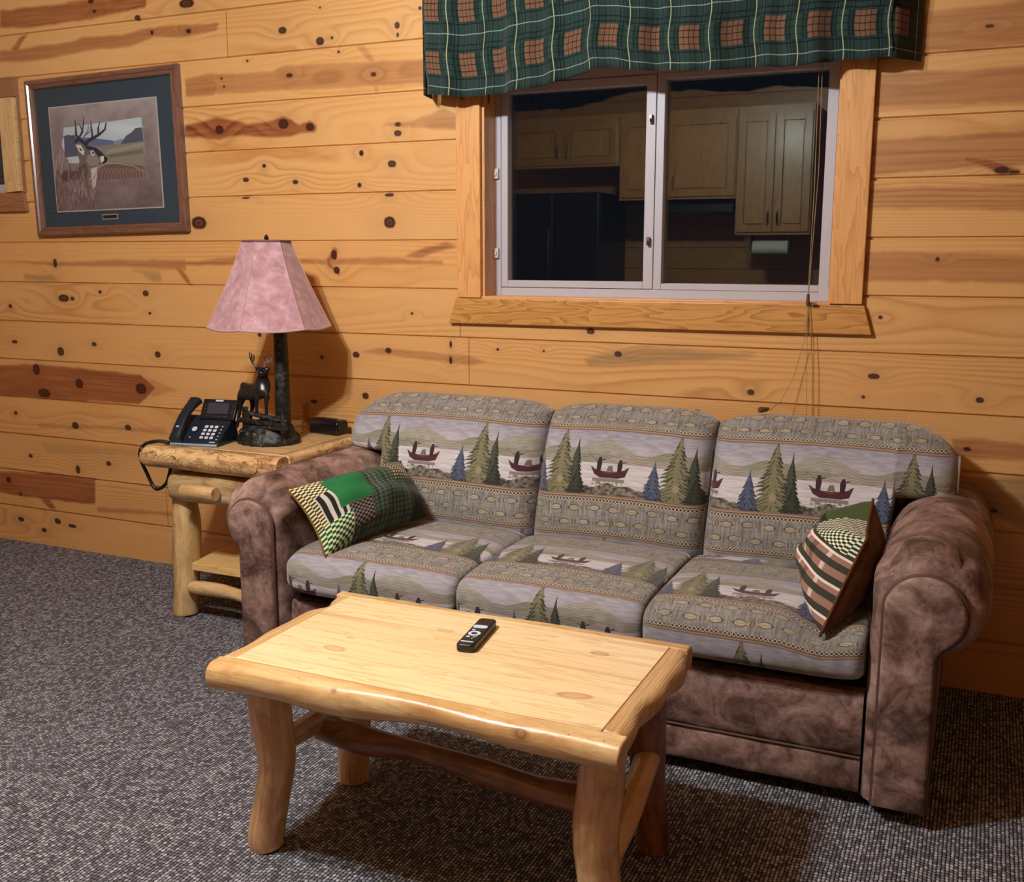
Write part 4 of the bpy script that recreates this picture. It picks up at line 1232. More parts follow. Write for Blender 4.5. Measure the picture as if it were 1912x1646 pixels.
# ------------------------------------------------------------------ coffee table
CT = thing('coffee_table', 'varnished pine log coffee table in front of the sofa', 'coffee table', (-1.02, -1.45, 0))
ZT = 0.475
g = Geo()
g.box(-1.452, -0.598, -1.674, -1.215, ZT - 0.045, ZT)
g.build('tabletop', M_plank, CT, smooth=False, bevel=0.0012)
def edge_log(x0, x1, ya, yb, zb, name, m, seed, front=True, mod=None):
    # half log along x: flat on top and inside, round outside
    g = Geo(); rows = []; uv = []
    nn = 40
    for i in range(nn + 1):
        t = i / nn; x = x0 + (x1 - x0) * t
        bulge = 1 + .13 * sin(t * 7 + seed) + .08 * sin(t * 17 + seed * 2)
        if mod: bulge *= mod(t)
        yo = ya + (yb - ya) * bulge
        zz = zb - 0.007 * sin(t * 5 + seed) + 0.006 * sin(t * 13)
        prof = [(ya, ZT), (ya + (yo - ya) * .35, ZT - .001)]
        for k in range(0, 11):
            a = k / 10 * pi * .97
            prof.append((ya + (yo - ya) * (0.42 + 0.58 * sin(a) ** .75) if k else ya + (yo - ya) * .5, (ZT + zz) / 2 + (ZT - zz) / 2 * cos(a) * .985))
        prof += [(ya, zz + .006)]
        row = [(x, p[0], p[1]) for p in prof]; L = 0; uu = []
        for k in range(len(prof) + 1):
            p = prof[k % len(prof)]; q = prof[(k - 1) % len(prof)]
            if k: L += sqrt((p[0] - q[0]) ** 2 + (p[1] - q[1]) ** 2)
            uu.append((x + seed, L + seed * .37))
        rows.append(row); uv.append(uu)
    b = g.grid(rows, uv, closeu=True); m_ = len(rows[0])
    for ri in (0, nn):
        g.face([b + ri * m_ + k for k in range(m_)], [(rows[ri][k][1] * .7 + 3, rows[ri][k][2]) for k in range(m_)])
    return g
edge_log(-1.490, -0.545, -1.6745, -1.722, 0.414, 'e', None, 1).build('edge_log', M_logf, CT, angle=50, bevel=.004)['label'] = 'front edge log with a round knot'
edge_log(-1.496, -0.556, -1.2145, -1.172, 0.418, 'e', None, 2).build('edge_log', M_log, CT, angle=50, bevel=.004)
def side_log(xa, xb, y0, y1, zb, seed, notch=None):
    g = edge_log(y0, y1, 0.0, 1.0, zb, 'e', None, seed)
    # swap: local x -> y ; local y (0..1) -> x
    def f(p):
        x = xa + (xb - xa) * p.y
        if notch:
            x -= (xb - xa) * notch[1] * exp(-((p.x - notch[0]) / .03) ** 2)
        return (x, p.x, p.z)
    g.move(f)
    return g
side_log(-0.5975, -0.548, -1.672, -1.217, 0.418, 3).build('edge_log', M_log2, CT, angle=50, bevel=.004)
side_log(-1.4525, -1.498, -1.672, -1.217, 0.418, 4, notch=(-1.30, .5)).build('edge_log', M_log, CT, angle=50, bevel=.004)
log('leg', [(-1.425, -1.625, 0.0, .038), (-1.428, -1.625, 0.03, .041), (-1.412, -1.62, .12, .041), (-1.393, -1.62, .22, .044), (-1.402, -1.62, .32, .048), (-1.412, -1.62, .432, .046)], M_log2, CT, 5)
log('leg', [(-0.590, -1.655, 0.0, .040), (-0.592, -1.650, 0.06, .041), (-0.610, -1.640, .14, .043), (-0.620, -1.635, .24, .045), (-0.612, -1.63, .33, .046), (-0.610, -1.625, .432, .046)], M_log2, CT, 6)
log('leg', [(-1.415, -1.275, 0.0, .040), (-1.415, -1.275, .05, .041), (-1.405, -1.28, .2, .043), (-1.40, -1.28, .43, .044)], M_log2, CT, 7)
log('leg', [(-0.612, -1.262, 0.0, .036), (-0.612, -1.262, .05, .038), (-0.625, -1.27, .2, .041), (-0.630, -1.275, .43, .043)], M_bark, CT, 8)
log('stretcher', [(-1.392, -1.60, .252, .026), (-1.395, -1.45, .246, .027), (-1.402, -1.30, .245, .028)], M_log2, CT, 9, amp=.08)
log('stretcher', [(-0.605, -1.61, .175, .030), (-0.612, -1.45, .205, .030), (-0.622, -1.29, .235, .028)], M_log, CT, 10, amp=.08)
log('stretcher', [(-1.39, -1.45, .222, .034), (-1.28, -1.45, .218, .034), (-1.1, -1.452, .222, .024), (-0.95, -1.452, .205, .028), (-0.80, -1.45, .192, .030), (-0.615, -1.45, .206, .033)], M_bark, CT, 11, amp=.13)

# ------------------------------------------------------------------ remote control
M_blk = simple('black_plastic', (18, 18, 20), 0.38, 0.5)
M_btn = simple('pale_buttons', (200, 214, 226), 0.45, 0.4)
rc = thing('remote_control', 'black remote control with white buttons lying on the coffee table', 'remote control', (-1.017, -1.351, ZT), radians(8.0))
local(rc)
def rrect(w, h, r, n=5):
    pts = []
    for cx, cy, a0 in ((w - r, h - r, 0), (-w + r, h - r, pi / 2), (-w + r, -h + r, pi), (w - r, -h + r, 3 * pi / 2)):
        for k in range(n + 1):
            a = a0 + pi / 2 * k / n
            pts.append((cx + r * cos(a), cy + r * sin(a)))
    return pts
rb = Geo().prism(rrect(.0215, .089, .011), 'z', 0.0, 0.019).build('body', M_blk, rc, bevel=.004, seg=3)
g = Geo()
for k in range(26):
    a0, a1 = 2 * pi * k / 26, 2 * pi * (k + 1) / 26
    g.face([len(g.v) + i for i in range(0)]) if False else None
def ring_geo(cx, cy, r0, r1, z0, z1, n=26):
    g = Geo(); rows = [[(cx + r * cos(2 * pi * k / n), cy + r * sin(2 * pi * k / n), z) for k in range(n)] for r, z in ((r0, z0), (r0, z1), (r1, z1), (r1, z0))]
    g.grid(rows + [rows[0]], None, closeu=True); return g
ring_geo(0, -.018, .0075, .0145, .0192, .0202).build('navigation_ring', M_btn, rb)
def btn(x, y, w, h, z=.0190, m=M_btn, nm='button'):
    Geo().prism([(x + a, y + b_) for a, b_ in rrect(w, h, min(w, h) * .6, 3)], 'z', z, z + .0012).build(nm, m, rb)
btn(0, .027, .0165, .009)
btn(-.009, .004, .004, .003); btn(.006, .002, .002, .002, m=simple('gray_button', (120, 124, 130)))
btn(-.008, -.040, .0045, .0035); btn(.006, -.040, .0022, .0022); btn(.004, -.049, .0018, .0018); btn(.010, -.034, .0018, .0018)
btn(0, -.070, .0145, .0024, nm='logo_bar')

# ------------------------------------------------------------------ end table
ET = thing('end_table', 'rustic pine log end table with drawer and shelf left of the sofa', 'end table', (-2.44, -0.28, 0))
ZE = 0.660
g = Geo()
M_ep = pine('end_table_planks', (232, 202, 146), (188, 138, 80), knots=.35, scale=.8, loc=(.4, .2, 0))
g.box(-2.700, -2.205, -0.500, -0.035, ZE - .035, ZE)
g.build('tabletop', M_ep, ET, smooth=False, bevel=.002)
def et_edge(path, m, seed, sq=None, name='edge_log'):
    p, r = spline(path, 30)
    g = Geo().tube(p, r, 20, jit=wavy(seed, .05), v0=seed * 2.3)
    # flatten the top
    g.move(lambda q: (q.x, q.y, min(q.z, ZE + .0005)))
    return g.build(name, m, ET, angle=55, bevel=.006)
et_edge([(-2.775, -0.530, .622, .030), (-2.76, -0.530, .620, .040), (-2.62, -0.528, .621, .043), (-2.45, -.528, .621, .045), (-2.30, -.53, .622, .044), (-2.165, -.53, .622, .042)], M_burl, 21)
et_edge([(-2.193, -0.50, .630, .036), (-2.190, -0.3, .631, .034), (-2.193, -.04, .631, .036)], M_burl, 22)
et_edge([(-2.712, -0.50, .628, .034), (-2.716, -0.3, .630, .034), (-2.712, -.04, .629, .036)], M_log, 23)
# drawer: half-log front with a short log as its pull
g = Geo(); rows = []
dr = Geo().tube(*[spline([(-2.672, -.498, .510, .055), (-2.65, -.498, .510, .056), (-2.45, -.498, .512, .058), (-2.235, -.498, .512, .056)], 20)[0]], spline([(-2.672, -.5, .510, .052), (-2.65, -.5, .510, .055), (-2.45, -.5, .512, .057), (-2.235, -.5, .512, .055)], 20)[1], 20, jit=wavy(24, .03), v0=7.3)
dr.move(lambda q: (q.x, max(q.y * 1.0, -0.545) if q.y < -.5 else min(q.y, -.48), q.z))
dro = dr.build('drawer', logwood('darker_log', (204, 182, 138), (176, 148, 104), (122, 92, 58), (90, 62, 40), knots=.5, streak=.8), ET, angle=55)  # log colours darker than those of the handle
Geo().tube([(-2.572, -.578, .514), (-2.425, -.578, .514)], [.0265, .0265], 18, jit=wavy(25, .02), v0=3.3).build('drawer_handle', M_logp, dro, angle=50, bevel=.003)
Geo().box(-2.64, -2.24, -.48, -.06, .47, .60).build('drawer_box', M_ep, ET, smooth=False)
log('leg', [(-2.690, -.470, 0, .042), (-2.690, -.470, .02, .047), (-2.678, -.47, .12, .047), (-2.668, -.47, .25, .050), (-2.662, -.47, .36, .052), (-2.668, -.47, .44, .046), (-2.676, -.47, .60, .030)], M_logp, ET, 31)
log('leg', [(-2.245, -.470, 0, .042), (-2.24, -.47, .3, .046), (-2.24, -.47, .60, .040)], M_logp, ET, 32)
log('leg', [(-2.600, -.095, 0, .042), (-2.60, -.095, .3, .044), (-2.60, -.095, .60, .040)], M_logp, ET, 33)
log('leg', [(-2.245, -.095, 0, .042), (-2.24, -.095, .3, .046), (-2.24, -.095, .60, .040)], M_logp, ET, 34)
sh = Geo().prism([(-2.618, -.505), (-2.20, -.505), (-2.20, -.285), (-2.655, -.285)], 'z', .192, .220)
sh.build('shelf', pine('shelf_pine', (236, 206, 140), (196, 148, 84), knots=.4, loc=(2.3, .9, 0)), ET, smooth=False, bevel=.002)
Geo().prism([(-2.655, -.282), (-2.20, -.282), (-2.20, -.10), (-2.655, -.10)], 'z', .192, .219).build('shelf', M_ep, ET, smooth=False, bevel=.002)
log('stretcher', [(-2.637, -.50, .128, .014), (-2.615, -.50, .126, .025), (-2.50, -.50, .130, .026), (-2.40, -.50, .122, .024), (-2.22, -.50, .095, .026)], M_logp, ET, 35, amp=.08)
log('stretcher', [(-2.60, -.10, .110, .022), (-2.4, -.11, .118, .024), (-2.24, -.10, .11, .022)], M_logp, ET, 36, amp=.08)

# ------------------------------------------------------------------ table lamp with a buck
def skin(name, nodes, edges, m, parent, sub=2):
    me = bpy.data.meshes.new(name)
    off = parent.location if parent else Vector()
    q = parent.parent if parent else None
    while q is not None:
        off = off + q.location; q = q.parent
    me.from_pydata([(n[0] - off.x, n[1] - off.y, n[2] - off.z) for n in nodes], edges, [])
    o = bpy.data.objects.new(name, me); COL.objects.link(o); o.parent = parent
    sk = o.modifiers.new('skin', 'SKIN'); sk.use_smooth_shade = True
    if not me.skin_vertices:
        return o
    for i, nd in enumerate(nodes):
        sv = me.skin_vertices[0].data[i]; sv.radius = (nd[3], nd[3]); sv.use_root = (i == 0)
    ss = o.modifiers.new('subsurf', 'SUBSURF'); ss.levels = sub; ss.render_levels = sub
    me.materials.append(m)
    return o

def bronze():
    N = NT('dark_bronze_resin', 0.38, 0.5)
    v = N.uv((1, 1, 1), src='Object')
    f = N.noise(v, 55, 5, .65)
    N.col(N.ramp(f, [(0.38, C4((16, 18, 18))), (0.56, C4((38, 40, 38))), (0.72, C4((96, 96, 86)))]))
    N.bump(f, 0.7, 0.006); N.set('Metallic', 0.25)
    return N.m
M_res = bronze()
M_buck = simple('dark_bronze', (32, 32, 32), 0.30, 0.6, metal=0.35, var=.3, vs=60)
LC = Vector((-2.394, -0.311, ZE))
lamp = thing('table_lamp', 'table lamp with a dark bronze standing buck and a dusty pink hexagonal shade', 'table lamp', LC)
g = Geo(); rows = []
for r, z in ((.118, 0.0), (.122, .010), (.118, .022), (.106, .034), (.100, .044), (.094, .060), (.080, .072), (.04, .078), (.001, .080)):
    rows.append([(LC.x + r * cos(2 * pi * k / 48) * (1 + .03 * sin(k * 1.7 + r * 90)) * 1.02, LC.y + r * .85 * sin(2 * pi * k / 48) * (1 + .04 * sin(k * 2.3 + z * 130)), ZE + z + (.004 * sin(k * 2.9 + z * 300) if z > .02 else 0)) for k in range(48)])
b = g.grid(rows, None, closeu=True); g.face([b + k for k in reversed(range(48))])
base = g.build('rock_base', M_res, lamp, angle=60)
# loose rocks moulded round the rim
rr = random.Random(3)
g = Geo()
for k in range(22):
    a = 2 * pi * k / 22 + rr.uniform(-.1, .1); r0 = rr.uniform(.080, .098)
    c = Vector((LC.x + r0 * cos(a), LC.y + .85 * r0 * sin(a), ZE + rr.uniform(.035, .060))); s_ = rr.uniform(.012, .020)
    rows = [[c + Vector((s_ * sin(t) * cos(p) * rr.uniform(.75, 1.2), s_ * sin(t) * sin(p) * rr.uniform(.75, 1.2), s_ * .8 * cos(t))) for p in [2 * pi * q / 7 for q in range(7)]] for t in (.05, .8, 1.6, 2.3, 3.1)]
    g.grid(rows, None, closeu=True)
g.build('moulded_rocks', M_res, lamp, angle=25)
px_, py_ = -2.331, -0.300
def trunk(L, a):
    return 1 + .05 * sin(a * 5 + L * 9) + .03 * sin(a * 9 - L * 20)
Geo().tube([(px_, py_, ZE + .06 + .44 * i / 16) for i in range(17)], [.024 + .004 * (1 - i / 16) for i in range(17)], 18, jit=trunk).build('trunk_post', M_res, lamp)
Geo().tube([(px_ , py_, ZE + .44), (-2.362, py_, ZE + .52), (-2.370, -.305, ZE + .60), (-2.370, -.305, ZE + .735)], [.012, .006, .004, .004], 10).build('stem', M_brz, lamp)
g = Geo()
for k in range(3):
    a = radians(15 + 120 * k)
    g.tube([(-2.370, -.305, ZE + .70), (-2.370 + .080 * cos(a), -.305 + .080 * sin(a), ZE + .729)], .0016, 6)
g.build('shade_holder', M_brz, lamp)
g = Geo(); g.lathe([(.0001, 0), (.007, .002), (.009, .010), (.004, .018), (.0001, .022)], (-2.370, -.305, ZE + .735), 12, caps=False); g.build('finial', M_brz, lamp)
# split-rail fence
DX = lambda u: -2.547 + (u - 20) * .000390
DZ = lambda v: 1.0 - (v - 340) * .000305
def rail_(u0, v0, u1, v1, y, r):
    return Geo().tube([(DX(u0), y, DZ(v0)), (DX((u0 + u1) / 2), y - .004, DZ((v0 + v1) / 2) + .001), (DX(u1), y + .006, DZ(v1))], [r, r * 1.15, r * .95], 8, jit=wavy(int(u0), .15))
for u0, v0, u1, v1, y, r in ((320, 1075, 640, 1125, -.375, .0085), (450, 1120, 735, 1150, -.368, .009), (215, 1165, 735, 1200, -.378, .009), (290, 1225, 740, 1235, -.372, .009)):
    rail_(u0, v0, u1, v1, y, r).build('fence_rail', M_res, lamp)
for u, v0, v1 in ((255, 1010, 1290), (690, 1060, 1290)):
    Geo().tube([(DX(u), -.362, DZ(v1)), (DX(u) + .002, -.362, DZ((v0 + v1) / 2)), (DX(u), -.362, DZ(v0))], [.012, .013, .010], 9, jit=wavy(u, .15)).build('fence_post', M_res, lamp)
# the buck: continuous skinned body
B = []
def nd(u, v, y, r):
    B.append((DX(u), y, DZ(v), r * 1.22)); return len(B) - 1
E_ = []
def ch(*idx):
    for a, b_ in zip(idx[:-1], idx[1:]): E_.append((a, b_))
chest = nd(470, 790, -.345, .030)
bel = nd(370, 830, -.340, .028)
hip = nd(245, 830, -.335, .029)
rump = nd(205, 810, -.33, .023)
ch(chest, bel, hip, rump)
tail = nd(165, 730, -.33, .006); ch(rump, tail)
nk = nd(455, 700, -.350, .023); hd = nd(460, 620, -.358, .015); ch(chest, nk, hd)
fhd = nd(490, 570, -.366, .0145); mz = nd(515, 600, -.392, .0085); ch(hd, fhd, mz)
e1 = nd(425, 540, -.362, .006); e1b = nd(395, 525, -.362, .002); ch(fhd, e1, e1b)
e2 = nd(545, 535, -.362, .006); e2b = nd(572, 515, -.362, .002); ch(fhd, e2, e2b)
for uu, dy in ((425, -.018), (525, -.012)):
    a = nd(uu + 10, 850, -.355 + dy, .011); b_ = nd(uu + 5, 930, -.362 + dy, .006); c_ = nd(uu, 1010, -.360 + dy, .005); d_ = nd(uu - 2, 1090, -.36 + dy, .006); ch(chest, a, b_, c_, d_)
for uu, dy, k in ((190, -.012, 0), (285, .012, 1)):
    a = nd(uu, 900, -.335 + dy, .017); b_ = nd(uu - 25, 1000, -.330 + dy, .008); c_ = nd(uu - 45, 1060, -.325 + dy, .006); d_ = nd(uu - 60, 1190, -.33 + dy, .005); e_ = nd(uu - 75, 1290, -.335 + dy, .007); ch(hip, a, b_, c_, d_, e_)
skin('buck', B, E_, M_buck, lamp, 2)['label'] = 'dark standing buck figure'
def ant(pts, r): return Geo().tube([(DX(u), y, DZ(v)) for u, v, y in pts], [r * (1 - .6 * i / (len(pts) - 1)) for i in range(len(pts))], 7)
M_ant = simple('worn_antler', (120, 112, 100), 0.35, 0.5)
for L in ([(455, 545, -.362), (400, 520, -.360), (362, 470, -.362), (348, 400, -.366), (355, 340, -.368)], [(358, 440, -.364), (380, 400, -.37), (382, 355, -.372)], [(370, 475, -.364), (405, 420, -.37), (412, 365, -.374)],
          [(495, 545, -.362), (505, 490, -.360), (512, 440, -.362), (518, 395, -.366)], [(510, 470, -.362), (560, 450, -.364), (592, 430, -.366), (590, 375, -.368), (570, 345, -.37)], [(560, 450, -.364), (548, 400, -.37), (545, 380, -.37)]):
    ant(L, .0042).build('antler', M_ant, lamp)
# hexagonal bell shade with thickness
def shade():
    g = Geo(); rows = []; nseg = 8
    ph = YAW + radians(15)
    prof = []
    for j in range(13):
        t = j / 12
        R = .083 + (.219 - .083) * (t * .84 + .16 * t * t)
        prof.append((R, 1.394 - .306 * t))
    def pt(R, z, k, dz=0):
        side = k // nseg; f = (k % nseg) / nseg
        a0 = ph + side * pi / 3; a1 = a0 + pi / 3
        x = R * (cos(a0) * (1 - f) + cos(a1) * f); y = R * (sin(a0) * (1 - f) + sin(a1) * f)
        # panels bow out a little, bottom edge scallops down
        bow = 1 + 0.035 * sin(pi * f)
        return (-2.370 + x * bow, -.305 + y * bow, z - dz * sin(pi * f))
    uv = []
    for i, (R, z) in enumerate(prof):
        rows.append([pt(R, z, k, .007 * (i / 12) ** 3) for k in range(6 * nseg)]); uv.append([(k / nseg * .3, z) for k in range(6 * nseg + 1)])
    for i in range(12, -1, -1):
        R, z = prof[i]
        rows.append([pt(R - .003, z, k, .007 * (i / 12) ** 3) for k in range(6 * nseg)]); uv.append([(k / nseg * .3, z) for k in range(6 * nseg + 1)])
    rows.append(rows[0]); uv.append(uv[0])
    g.grid(rows, uv, closeu=True)
    return g, pt, prof
def pink():
    N = NT('dusty_pink_shade', 0.85, 0.2)
    f = N.noise(N.uv((1, 1, 1), src='Object'), 22, 5, .65, .6)
    N.col(N.ramp(f, [(0.35, C4((158, 120, 126))), (0.52, C4((178, 140, 146))), (0.7, C4((198, 166, 170)))]))
    N.set('Sheen Weight', .3); N.bump(f, .15, .002)
    return N.m
M_pink = pink()
g, spt, sprof = shade()
sh_o = g.build('lamp_shade', M_pink, lamp, angle=12)
M_band = simple('shade_band', (178, 150, 146), 0.8); M_bandt = simple('shade_top_band', (104, 72, 68), 0.8)
Geo().tube([spt(.220, 1.088, k, .007) for k in range(48)] + [spt(.220, 1.088, 0, .007)], .0042, 7, caps=False).build('bottom_trim', M_band, sh_o)
Geo().tube([spt(.083, 1.392, k) for k in range(48)] + [spt(.083, 1.392, 0)], .0045, 7, caps=False).build('top_trim', M_bandt, sh_o)
g = Geo()
for s_ in range(6):
    g.tube([spt(sprof[i][0] + .001, sprof[i][1], s_ * 8) for i in range(13)], .0016, 6)
g.build('seam_trim', simple('seam_trim', (190, 146, 142), .8), sh_o)

# ------------------------------------------------------------------ desk phone
M_navy = simple('navy_black_plastic', (20, 32, 46), 0.32, 0.55)
M_navyd = simple('black_display_housing', (14, 14, 18), 0.3, 0.55)
M_scr = simple('gray_screen', (54, 56, 66), 0.25, 0.5)
M_keys = simple('pale_keys', (190, 196, 206), 0.5, 0.3)
M_edge = simple('silver_lip', (150, 176, 196), 0.3, 0.5, metal=.3)
ph = thing('desk_phone', 'black desk phone with small screen and keypad on the end table', 'telephone', (-2.592, -0.412, ZE + .001), radians(10.0))
local(ph)
ph.scale = (.88, .97, 1.0)
TL = radians(38)          # tilt of the keypad face
def tp(x, s_, h=0.0):     # point on the tilted face: s_ up the slope, h above it
    return (x, -0.085 + s_ * cos(TL) - h * sin(TL), 0.012 + s_ * sin(TL) + h * cos(TL))
def tbox(x0, x1, s0, s1, h0, h1):
    g = Geo(); g.v = [tp(x0, s0, h0), tp(x1, s0, h0), tp(x1, s1, h0), tp(x0, s1, h0), tp(x0, s0, h1), tp(x1, s0, h1), tp(x1, s1, h1), tp(x0, s1, h1)]
    for q in ((0, 3, 2, 1), (4, 5, 6, 7), (0, 1, 5, 4), (2, 3, 7, 6), (1, 2, 6, 5), (3, 0, 4, 7)): g.face(q, [(0, 0)] * 4)
    return g
g = Geo().prism([(-.088, 0), (.075, 0), (.060, .075), (.046, .096), (-.086, .012)], 'x', -.118, .100)
body = g.build('body', M_navy, ph, bevel=.005, seg=3)
tbox(-.114, .098, -.012, -.004, -.008, .002).build('front_lip', M_edge, body, bevel=.002)
# handset on its cradle at the left
g = Geo(); rows = []
for i in range(25):
    t = i / 24; s_ = -.004 + .205 * t
    w_ = .023 + .004 * abs(2 * t - 1) ** 2; hh = .022 + .016 * (abs(2 * t - 1)) ** 3
    lift = .012 + .020 * sin(pi * t)
    rows.append([tp(-.088 + w_ * sp(cos(a), .6), s_, lift + hh * .5 * sp(sin(a), .6)) for a in [2 * pi * k / 16 for k in range(16)]])
b = g.grid(rows, None, closeu=True); g.face([b + k for k in range(16)]); g.face([b + 24 * 16 + k for k in reversed(range(16))])
hs = g.build('handset', M_navy, ph, angle=60, bevel=.002)
tbox(-.094, -.082, .040, .046, .034, .0385).build('emblem', M_keys, hs)
# display, tipped up more steeply
def dp(x, s_, h=0.0):
    a = radians(58); return (x, .022 + s_ * cos(a) - h * sin(a), .082 + s_ * sin(a) + h * cos(a))
def dbox(x0, x1, s0, s1, h0, h1, m, nm, par, sk=0.0, bev=.003):
    g = Geo(); f = lambda x, s_, h: dp(x, s_, h)
    g.v = [f(x0, s0, h0), f(x1, s0, h0), f(x1, s1, h0), f(x0, s1, h0), f(x0, s0, h1), f(x1, s0, h1), f(x1, s1, h1), f(x0, s1, h1)]
    for q in ((0, 3, 2, 1), (4, 5, 6, 7), (0, 1, 5, 4), (2, 3, 7, 6), (1, 2, 6, 5), (3, 0, 4, 7)): g.face(q, [(0, 0)] * 4)
    return g.build(nm, m, par, bevel=bev)
disp = dbox(-.048, .112, 0, .082, -.012, 0.004, M_navyd, 'display', ph)
dbox(-.020, .078, .022, .066, .004, .0052, M_scr, 'screen', disp, bev=0)
dbox(.010, .046, .072, .078, .004, .0055, M_keys, 'name_strip', disp, bev=0)
for k in range(4):
    dbox(-.018 + k * .026, -.002 + k * .026, .010, .014, .004, .0052, M_scr, 'soft_key', disp, bev=0)
for k in range(3):
    for sx_ in (-.036, .092):
        dbox(sx_, sx_ + .010, .026 + .013 * k, .030 + .013 * k, .004, .0052, M_scr, 'line_key', disp, bev=0)
for r in range(4):
    for c in range(3):
        x = .006 + c * .023; s_ = .020 + r * .018
        tbox(x, x + .0155, s_, s_ + .0115, 0, .004).build('key', M_keys, body, bevel=.0012)
for r in range(5):
    tbox(.082, .088, .018 + r * .016, .022 + r * .016, 0, .002).build('side_key', M_keys, body)
Geo().tube([tp(-.036, .066, 0), tp(-.036, .066, .004)], .0115, 18).build('navigation_key', M_keys, body, bevel=.001)
tbox(-.044, -.036, .024, .027, 0, .002).build('side_key', M_keys, body)
tbox(.058, .084, .004, .008, 0, .0012).build('model_mark', M_keys, body)
# coiled handset cord drooping off the table's left end
cp, cr_ = spline([(-2.690, -.505, .668, 1), (-2.735, -.520, .672, 1), (-2.790, -.530, .655, 1), (-2.822, -.52, .610, 1), (-2.812, -.50, .540, 1), (-2.780, -.495, .484, 1), (-2.735, -.49, .505, 1), (-2.712, -.49, .550, 1), (-2.705, -.487, .590, 1)], 150)
cord = Geo()
path = []
for i, p in enumerate(cp):
    a = i * 2.1
    p = Vector(p)
    path.append(p + Vector((.0035 * cos(a), .0035 * sin(a), .002 * sin(a * 1.3))))
c_o = Geo().tube([Vector(p) for p in cp], .0066, 9)
# into the phone's own space
Rz = Matrix.Rotation(-radians(10.0), 3, 'Z')
c_o.move(lambda q: (lambda w: Vector((w.x / .88, w.y / .97, w.z)))(Rz @ (q - ph.location)))
c_o.build('coiled_cord', simple('black_cord', (12, 12, 14), .45), ph)

# ------------------------------------------------------------------ little black box behind the lamp
bx = thing('alarm_clock', 'small glossy black box-shaped clock radio at the back of the end table', 'clock radio', (-2.297, -0.060, ZE), radians(-8))
local(bx)
M_gloss = simple('glossy_black', (14, 14, 22), 0.18, 0.6)
prof = [(-.034, 0), (.034, 0), (.034, .048), (.022, .058), (-.024, .058), (-.034, .044)]
cb = Geo().prism(prof, 'x', -.072, .072).build('case', M_gloss, bx, bevel=.007, seg=3)
Geo().box(-.060, .060, -.0352, -.033, .010, .036).build('front_face', M_navyd, bx, bevel=.001)
Geo().box(-.040, .040, -.016, .012, .0575, .0600).build('top_bar', M_blk, bx, bevel=.001)

